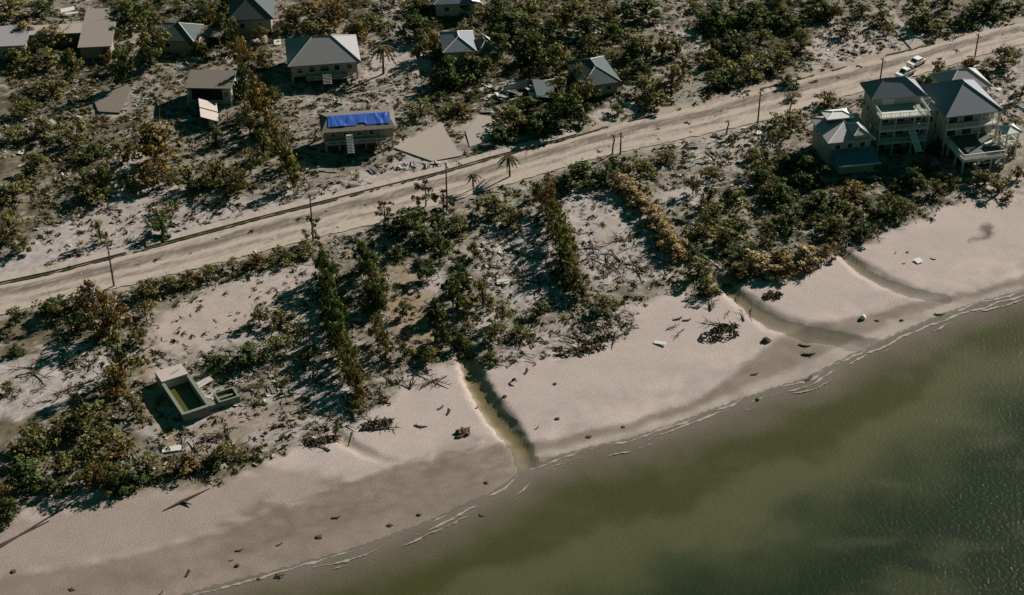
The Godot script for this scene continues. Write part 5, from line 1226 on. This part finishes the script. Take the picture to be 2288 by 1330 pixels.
func make_beach_houses() -> void:
	# three-storey house with the roof terrace
	var m := thing("terrace_beach_house", "three-storey pale green beach house with balconies and a roof terrace", "house", Vector3(77.6, 0, -55.6), 9.0)
	var w := 10.0
	var d := 10.5
	var hw := w / 2
	var hd := d / 2
	wall_box(m, 0, 0, -1.3, w, 8.7, d - 2.6, M.wall)
	wall_box(m, 0, 8.7, -2.6, w, 2.0, d - 5.2, M.wall, "upper_wall")
	roof_on(m, w, d - 5.0, 10.7, 2.6, M.roof_blue, M.roof_blue, Vector2(0, -2.7), 0.8)
	for y: float in [2.9, 5.8, 8.6]: box_part("balcony_slab", m, 0, y, hd - 1.3, w + 0.3, 0.35, 3.0, M.trim_grey)
	for i in 4:
		var x: float = -hw + [0.0, 3.1, 7.0, 10.0][i]
		box_part("column", m, x, 4.3, hd, 0.36, 8.6, 0.36, M.wall)
	for lv: float in [3.08, 5.98, 8.78]:
		railing(m, Vector3(-hw, lv, hd + 0.06), Vector3(hw, lv, hd + 0.06), M.trim_grey, 0.95)
	railing(m, Vector3(-hw, 8.78, 0.2), Vector3(-hw, 8.78, hd), M.trim_grey, 0.95)
	railing(m, Vector3(hw, 8.78, 0.2), Vector3(hw, 8.78, hd), M.trim_grey, 0.95)
	for lv: float in [0.0, 3.1, 6.0]:
		for i in 3:
			var o := box_part("patio_door", m, -3.4 + 3.4 * i, lv + 1.25, hd - 2.55, 2.4, 2.2, 0.12, M.trim)
			box_part("pane", o, 0, 0, 0.05, 2.1, 1.95, 0.08, M.glass)
	box_part("patio_door", m, -1.8, 9.7, 0.06, 2.4, 1.8, 0.12, M.trim)
	for i in 3: window(m, Vector3(-hw - 0.04, 4.3, -4.5 + 2.4 * i), 1.1, 1.3, 90)
	for i in 3: window(m, Vector3(-hw - 0.04, 7.1, -4.5 + 2.4 * i), 1.1, 1.3, 90)
	stairs(m, Vector3(1.6, 2.9, hd + 0.4), 2.9, 1.3, 8, M.trim)
	# the pyramid-roofed house
	var r := thing("pyramid_roof_house", "tall beach house with slate-blue pyramid roof and wide seaward deck", "house", Vector3(90.7, 0, -57.2), 13.0)
	wall_box(r, 0, 3.2, -0.6, 11.0, 6.0, 11.0, M.wall)
	piles(r, 10.4, 11.4, 3.4, 4, 4, 0.22)
	roof_on(r, 11.4, 12.4, 9.2, 4.0, M.roof_blue, M.roof_blue, Vector2.ZERO, 0.6)
	box_part("balcony_slab", r, 0, 6.2, 5.7, 11.4, 0.3, 2.2, M.trim_grey)
	railing(r, Vector3(-5.6, 6.35, 6.7), Vector3(5.6, 6.35, 6.7), M.trim_grey)
	railing(r, Vector3(-5.6, 6.35, 4.9), Vector3(-5.6, 6.35, 6.7), M.trim_grey)
	for x: float in [-5.6, 1.6, 5.6]: box_part("column", r, x, 6.2, 6.6, 0.34, 6.1, 0.34, M.wall)
	box_part("deck", r, -0.3, 3.3, 9.4, 9.2, 0.3, 9.2, M.deck)
	box_part("deck_rim", r, -0.3, 3.2, 14.1, 9.4, 0.6, 0.24, M.trim)
	box_part("deck_rim", r, -5.0, 3.2, 9.4, 0.24, 0.6, 9.16, M.trim)
	railing(r, Vector3(-4.9, 3.45, 13.95), Vector3(4.2, 3.45, 13.95), M.trim)
	railing(r, Vector3(-4.9, 3.45, 5.0), Vector3(-4.9, 3.45, 13.95), M.trim_grey)
	for x: float in [-4.7, -1.7, 1.3, 4.2]:
		for z: float in [7.0, 10.5, 13.8]: box_part("piling", r, x, 1.5, z, 0.32, 3.4, 0.32, M.trim_grey)
	for lv: float in [4.7, 7.6]:
		for i in 3:
			var o := box_part("patio_door", r, -3.6 + 3.4 * i, lv, 4.98, 2.3, 2.2, 0.12, M.trim)
			box_part("pane", o, 0, 0, 0.05, 2.0, 1.95, 0.08, M.glass)
	for i in 3:
		window(r, Vector3(-5.54, 7.6, -4.0 + 3.0 * i), 1.1, 1.3, 90)
		window(r, Vector3(-5.54, 4.8, -4.0 + 3.0 * i), 1.1, 1.3, 90)
	box_part("deck_chair", r, 2.6, 3.75, 9.5, 1.9, 0.4, 0.7, M.trim, Vector3(0, 0.3, 0.1))
	# rear wing of that house
	var rw := thing("rear_wing_house", "low rear wing with pale pink lit roof behind the pyramid-roofed house", "house", Vector3(93.6, 0, -68.2), 13.0)
	wall_box(rw, 0, 0, 0, 9.0, 7.6, 6.6, M.wall)
	roof_on(rw, 9.2, 6.8, 7.6, 2.6, M.roof_pale, M.trim, Vector2.ZERO, 0.6)  # pale material carries the brightness of the sunlit slope in its colour
	window(rw, Vector3(4.54, 5.8, 0.5), 1.2, 1.3, 90); window(rw, Vector3(4.54, 2.8, 0.5), 1.2, 1.3, 90)
	# link tower between the two
	var lk := thing("stair_tower", "narrow stair tower with small white lit roof between the beach houses", "tower", Vector3(84.2, 0, -55.6), 10.0)
	wall_box(lk, 0, 0, 0, 2.4, 8.6, 3.4, M.wall)
	roof_on(lk, 2.5, 3.5, 8.6, 1.3, M.roof_pale, M.trim, Vector2.ZERO, 0.3)
	window(lk, Vector3(0, 6.2, 1.75), 1.0, 1.3)
	# gazebo tower
	var gazebo_spot := Vector2(99.57, -49.62)
	var gazebo_at := Vector3(gazebo_spot.x, 0, gazebo_spot.y)
	var gz := thing("gazebo_tower", "slender two-storey gazebo tower with white pyramid roof at the deck corner", "gazebo", gazebo_at, 16.0)
	for sx: float in [-1.2, 1.2]:
		for sz: float in [-1.2, 1.2]: box_part("post", gz, sx, 2.9, sz, 0.26, 6.8, 0.26, M.trim)
	roof_on(gz, 2.6, 2.6, 6.3, 0.9, M.white, M.white, Vector2.ZERO, 0.45)
	box_part("floor", gz, 0, 3.2, 0, 2.9, 0.26, 2.9, M.trim_grey)
	for s: Array in [[-1, -1, 1, -1], [1, -1, 1, 1], [1, 1, -1, 1], [-1, 1, -1, -1]]: railing(gz, Vector3(s[0] * 1.2, 3.33, s[1] * 1.2), Vector3(s[2] * 1.2, 3.33, s[3] * 1.2), M.trim, 0.9)
	# cottage with the raised clerestory
	var ct := thing("clerestory_cottage", "lilac-roofed cottage with raised clerestory and blue porch roof", "house", Vector3(66.3, 0, -51.0), 11.0)
	wall_box(ct, 0, 0, 0, 8.6, 5.8, 9.4, M.wall)
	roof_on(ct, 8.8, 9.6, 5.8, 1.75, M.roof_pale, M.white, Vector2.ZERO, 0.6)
	wall_box(ct, -0.6, 6.6, -2.0, 4.6, 1.4, 2.6, M.roof_dark, "clerestory_wall")
	roof_on(ct, 4.8, 2.8, 8.0, 0.6, M.white, M.white, Vector2(-0.6, -2.0), 0.5)
	wall_box(ct, 1.9, 5.4, 3.0, 2.4, 1.6, 3.6, M.wall, "dormer_wall")
	roof_on(ct, 2.6, 4.2, 7.0, 1.0, M.roof_pale, M.white, Vector2(1.9, 3.0), 0.35)
	wall_box(ct, 0.6, 0, 6.3, 7.2, 2.6, 3.6, M.wall, "porch_wall")
	box_part("porch_roof", ct, 0.6, 3.2, 6.9, 8.6, 0.16, 5.0, M.roof_porch, Vector3(0.24, 0, 0))
	box_part("fascia", ct, 0.6, 2.55, 9.36, 8.7, 0.26, 0.12, M.trim)
	for i in 3: window(ct, Vector3(-2.6 + 2.6 * i, 4.4, 4.74), 1.2, 1.2)
	for i in 2: window(ct, Vector3(-4.34, 4.2, -2.0 + 3.4 * i), 1.2, 1.2, 90)

func make_pool() -> void:
	var p := thing("swimming_pool", "undermined concrete swimming pool standing proud of the sand, half full of green water", "pool", Vector3(-53.1, 0, 30.0), 30.0)
	var w := 3.9
	var d := 9.0
	var t := 0.35
	var top := 1.8
	var mb := MB.new()
	mb.bx(-w / 2 - t / 2, top / 2 - 0.4, 0, t, top + 0.8, d + 2 * t)
	mb.bx(w / 2 + t / 2, top / 2 - 0.4, 0, t, top + 0.8, d + 2 * t)
	mb.bx(0, top / 2 - 0.4, d / 2 + t / 2, w, top + 0.8, t)
	part("shell_wall", mb.mesh(), M.concrete_green, p)
	var cp := MB.new()
	cp.bx(-w / 2 - t / 2 - 0.05, top + 0.07, 0.06, t + 0.2, 0.14, d + 0.8)
	cp.bx(w / 2 + t / 2 + 0.05, top + 0.07, 0.06, t + 0.2, 0.14, d + 0.8)
	cp.bx(0, top + 0.07, d / 2 + t / 2 + 0.05, w - 0.1, 0.138, t + 0.2)
	part("coping", cp.mesh(), M.concrete_green, p)
	var wt := MB.new()
	wt.bx(0, 0.35, 0, w, 0.5, d)
	part("water", wt.mesh(), M.pool_water, p)
	var sl := MB.new()
	sl.bx(-0.05, top / 2 - 0.1, -d / 2 - 1.6, w + 0.7, top + 1.0, 3.2)
	part("end_slab", sl.mesh(), M.slab, p)
	box_part("slab_crack", p, 0.5, top + 0.42, -d / 2 - 1.5, 1.9, 0.03, 0.22, M.concrete_green, Vector3(0, 0.35, 0))
	var s := thing("spa_tub", "small square concrete spa tub with dark water beside the pool", "spa", Vector3(-46.6, 0, 29.4), 28.0)
	var sp := MB.new()
	sp.bx(-1.6, 0.5, 0, 0.3, 1.6, 2.9); sp.bx(1.6, 0.5, 0, 0.3, 1.6, 2.9); sp.bx(0, 0.5, -1.3, 2.9, 1.6, 0.3); sp.bx(0, 0.5, 1.3, 2.9, 1.6, 0.3)
	part("shell_wall", sp.mesh(), M.concrete_green, s)
	box_part("bench", s, -0.2, 0.9, 0.1, 2.5, 0.4, 0.35, M.concrete_green)
	box_part("water", s, 0, 0.5, 0, 2.9, 0.5, 2.3, M.pool_water)
	var lk := MB.new()
	lk.bx(0, 0.3, 0, 3.0, 1.4, 1.2)
	var o := part("link_wall", lk.mesh(), M.concrete_green, s)
	o.position = Vector3(-3.0, 0, 0.7)

func make_poles() -> void:
	var poles: Array = [[-71.42,-3.50,8.6],[-37.15,-18.82,10.0],[-12.46,-29.21,10.6],[21.91,-50.52,5.1],[51.26,-63.49,7.5],[78.93,-77.29,8.2],[102.51,-90.92,7.2]]
	var ords := ["leftmost", "second from left", "third from left", "fourth from left", "fifth from left", "sixth from left", "rightmost"]
	for i in poles.size():
		var e: Array = poles[i]
		var o := thing("utility_pole", "tall brown wooden utility pole on the seaward road verge, " + ords[i], "pole", Vector3(e[0], 0, e[1]), 22.0, "utility poles along the road")
		var mb := MB.new()
		mb.tube([Vector3(0, -0.6, 0), Vector3(0, e[2] * 0.5, 0), Vector3(0, e[2], 0)], [0.19, 0.16, 0.12], 7)
		part("shaft", mb.mesh(), M.pole, o)
		box_part("crossarm", o, 0, e[2] - 0.7, 0.12, 0.12, 0.14, 2.0, M.pole)
		for z: float in [-0.8, 0.8]: box_part("insulator", o, 0, e[2] - 0.52, 0.12 + z, 0.1, 0.22, 0.1, M.trim_grey)
	# snapped trunks by the road
	for e: Array in [[64.89, -65.98, 6.2, "bent dead palm trunk between road and cottage"], [58.04, -65.98, 4.6, "thin dead trunk on the road verge left of the bent one"], [44.23, -58.76, 3.2, "short dead trunk on the verge of the road"], [20.28, -50.52, 4.5, "bare dead trunk beside the fourth pole"]]:
		var mb := MB.new()
		mb.tube([Vector3(0, -0.4, 0), Vector3(0.1, e[2] * 0.5, 0.05), Vector3(0.35, e[2] * 0.75, 0.0), Vector3(-0.05, e[2], 0.1)], [0.2, 0.16, 0.15, 0.10], 6)
		var o := thing("dead_trunk", e[3], "trunk", Vector3(e[0], 0, e[1]))
		part("trunk", mb.mesh(), M.bark, o)
		var tf := MB.new()
		rng.seed = int(e[2] * 10)
		for i in 26:
			var dd := Vector3(rng.randfn(), -absf(rng.randfn()) * 0.6, rng.randfn()).normalized()
			tf.leaf(Vector3(0, e[2], 0.1) + dd * rng.randf_range(0.1, 0.6), dd.cross(Vector3.UP).normalized() * 0.1, dd * 0.3, dd, Color(0.11, 0.08, 0.04))
		part("dead_fronds", tf.mesh(), M.leaf, o)

func make_car(at: Vector2, turn: float, called: String, label: String, pickup: bool) -> void:
	var c := thing(called, label, "car", Vector3(at.x, 0.14, at.y), turn, "white vehicles on the road")
	var prof := [Vector2(-2.3, 0.35), Vector2(-2.35, 0.85), Vector2(-2.2, 1.0), Vector2(-1.1, 1.08), Vector2(1.9, 1.05), Vector2(2.3, 0.98), Vector2(2.35, 0.4)]
	if pickup: prof = [Vector2(-2.6, 0.4), Vector2(-2.65, 0.95), Vector2(-2.5, 1.08), Vector2(-1.3, 1.15), Vector2(2.5, 1.12), Vector2(2.6, 1.08), Vector2(2.6, 0.45)]
	var cab := [Vector2(-1.1, 1.06), Vector2(-0.45, 1.6), Vector2(1.2, 1.62), Vector2(1.95, 1.04)]
	if pickup: cab = [Vector2(-1.3, 1.1), Vector2(-0.6, 1.75), Vector2(0.6, 1.76), Vector2(0.9, 1.1)]
	for e: Array in [["body", prof, 0.92, M.car, 0.0], ["cabin", cab, 0.78, M.car, 0.0]]:
		var mb := MB.new()
		var ps: Array = e[1]
		var hwid: float = e[2]
		for i in ps.size():
			var a: Vector2 = ps[i]
			var b: Vector2 = ps[(i + 1) % ps.size()]
			mb.quad(Vector3(a.x, a.y, hwid), Vector3(b.x, b.y, hwid), Vector3(b.x, b.y, -hwid), Vector3(a.x, a.y, -hwid))
		for i in range(1, ps.size() - 1):
			mb.tri(Vector3(ps[0].x, ps[0].y, hwid), Vector3(ps[i + 1].x, ps[i + 1].y, hwid), Vector3(ps[i].x, ps[i].y, hwid))
			mb.tri(Vector3(ps[0].x, ps[0].y, -hwid), Vector3(ps[i].x, ps[i].y, -hwid), Vector3(ps[i + 1].x, ps[i + 1].y, -hwid))
		part(e[0], mb.mesh(), e[3], c)
	for s: float in [-1.0, 1.0]: box_part("side_window", c, (cab[1].x + cab[2].x) / 2, 1.36, s * 0.79, (cab[2].x - cab[1].x) * 0.95, 0.36, 0.03, M.glass)
	var ws := MB.new()
	ws.quad(Vector3(cab[0].x - 0.0, cab[0].y + 0.06, 0.66), Vector3(cab[0].x, cab[0].y + 0.06, -0.66), Vector3(cab[1].x - 0.05, cab[1].y - 0.05, -0.62), Vector3(cab[1].x - 0.05, cab[1].y - 0.05, 0.62))
	part("windscreen", ws.mesh(), M.glass, c)
	if pickup: box_part("load_bed", c, 1.75, 1.13, 0, 1.5, 0.06, 1.6, M.rubber)
	var cy := CylinderMesh.new()
	cy.top_radius = 0.36; cy.bottom_radius = 0.36; cy.height = 0.24; cy.radial_segments = 14
	for x: float in [-1.45, 1.45]:
		for z: float in [-0.84, 0.84]:
			var o := part("wheel", cy, M.rubber, c)
			o.position = Vector3(x, 0.34, z)
			o.rotation.x = PI / 2

# ------------------------------------------------------------------ scene
func _ready() -> void:
	var cam := Camera3D.new()
	cam.name = "camera"
	cam.fov = 20.0
	cam.near = 1.0
	cam.far = 8000.0
	cam.position = Vector3(0, 172.073, 245.746)
	cam.rotation_degrees = Vector3(-35, 0, 0)
	add_child(cam)
	cam.current = true
	var env := Environment.new()
	env.background_mode = Environment.BG_SKY
	var sm := ProceduralSkyMaterial.new()
	sm.sky_top_color = Color(0.17, 0.46, 0.46)
	sm.sky_horizon_color = Color(0.32, 0.53, 0.52)
	sm.ground_horizon_color = Color(0.36, 0.42, 0.42)
	sm.ground_bottom_color = Color(0.25, 0.28, 0.26)
	sm.sky_curve = 0.15
	sm.sun_angle_max = 2.0
	sm.energy_multiplier = 0.23
	var sky := Sky.new()
	sky.sky_material = sm
	env.sky = sky
	env.tonemap_mode = Environment.TONE_MAPPER_LINEAR
	env.tonemap_exposure = 1.62
	env.sdfgi_enabled = true
	env.ssao_enabled = true
	env.ssil_enabled = true
	var we := WorldEnvironment.new()
	we.name = "environment"
	we.environment = env
	add_child(we)
	var sun := DirectionalLight3D.new()
	sun.name = "sun"
	sun.light_energy = 1.5
	sun.light_angular_distance = 0.6
	sun.light_color = Color(1.0, 0.958, 0.915)
	sun.shadow_enabled = true
	add_child(sun)
	var to_light := Vector3(0.72 * cos(deg_to_rad(27.5)), sin(deg_to_rad(27.5)), -0.69 * cos(deg_to_rad(27.5)))
	sun.look_at_from_position(to_light * 100.0, Vector3.ZERO, Vector3.UP)

	noise_a.seed = 4; noise_a.frequency = 0.03
	noise_b.seed = 9; noise_b.frequency = 0.12; noise_b.fractal_octaves = 3
	noise_c.seed = 14; noise_c.frequency = 0.5; noise_c.fractal_octaves = 2
	for n: FastNoiseLite in [noise_a, noise_b, noise_c]: n.noise_type = FastNoiseLite.TYPE_SIMPLEX_SMOOTH
	make_materials()
	water_line = [V(-97.98,92.28),V(-70.58,82.65),V(-59.19,78.00),V(-48.56,74.08),V(-42.59,71.41),V(-33.97,68.23),V(-22.65,63.57),V(-12.35,57.78),V(-3.69,51.76),V(2.51,46.04),V(8.17,42.28),V(18.23,38.78),V(25.64,35.08),V(33.28,30.71),V(41.06,26.71),V(48.99,22.85),V(57.50,16.53),V(66.23,10.48),V(75.16,4.77),V(84.05,0.26),V(91.89,-3.09),V(120.54,-14.43)]
	var first: Vector2 = water_line[0]
	var last: Vector2 = water_line[-1]
	water_line.push_front(first + (first - water_line[1]).normalized() * 5000.0)
	water_line.append(last + (last - water_line[-2]).normalized() * 5000.0)
	for c: Array in [[[V(-8.74,13.61),V(-7.45,19.92),V(-5.09,27.20),V(-2.46,33.04),V(-0.29,37.01),V(1.70,40.89),V(2.84,47.32)],[0.8, 1.15, 1.4, 1.55, 1.45, 1.1, 0.8],[1.1, 1.15, 1.1, 1.05, 0.9, 0.6, 0.12]],[[V(36.98,-6.79),V(39.69,-1.82),V(42.33,3.01),V(45.76,7.06),V(50.81,9.97),V(56.03,11.28),V(62.44,14.25)],[0.9, 1.3, 1.7, 2.0, 2.0, 1.6, 1.2],[0.8, 0.75, 0.66, 0.56, 0.42, 0.28, 0.12]],[[V(58.84,-17.14),V(61.57,-13.38),V(64.11,-8.96),V(67.48,-5.07),V(71.78,-2.24),V(77.00,-0.43)],[0.7, 1.1, 1.4, 1.5, 1.4, 1.0],[0.6, 0.6, 0.54, 0.44, 0.3, 0.12]],[[V(-28.03,37.35),V(-26.17,40.01),V(-23.53,42.19),V(-19.89,44.14)],[0.5, 0.8, 0.8, 0.6],[0.3, 0.32, 0.28, 0.1]]]:
		var r := Rect2(c[0][0], Vector2.ZERO)
		for p: Vector2 in c[0]: r = r.expand(p)
		channels.append([c[0], c[1], c[2], r.grow(8.0)])
	make_ground()
	make_road()
	make_foam()
	slab_of("concrete_drive", [Vector2(-24.04, -52.87), Vector2(-14.84, -63.30), Vector2(-10.30, -49.62), Vector2(-16.09, -47.49)], 0.22, M.concrete, "", "")
	slab_of("concrete_floor", [Vector2(-88.72, -71.86), Vector2(-85.47, -79.74), Vector2(-81.98, -78.71), Vector2(-82.53, -67.34), Vector2(-87.17, -67.92)], 0.35, M.roof_taupe, "bare taupe concrete floor slab left of the damaged house", "slab")
	slab_of("concrete_drive", [Vector2(86.02, -116.00), Vector2(88.33, -118.91), Vector2(93.35, -99.73), Vector2(89.99, -97.05)], 0.2, M.concrete, "", "")
	slab_of("concrete_drive", [Vector2(-9.62, -59.70), Vector2(-7.15, -66.76), Vector2(-4.32, -65.98), Vector2(-3.67, -56.53), Vector2(-8.57, -53.23)], 0.2, M.concrete, "", "")
	make_buildings()
	make_beach_houses()
	make_pool()
	make_poles()
	make_car(Vector2(89.34, -89.62), 40.0, "white_car", "white car glinting in the sun on the road behind the beach houses", false)
	make_car(Vector2(85.99, -84.52), 40.0, "white_pickup", "white pickup glinting in the sun nearer the terrace house roof", true)
	make_plants()
	make_wreckage()
	make_beach_things()
	make_litter()
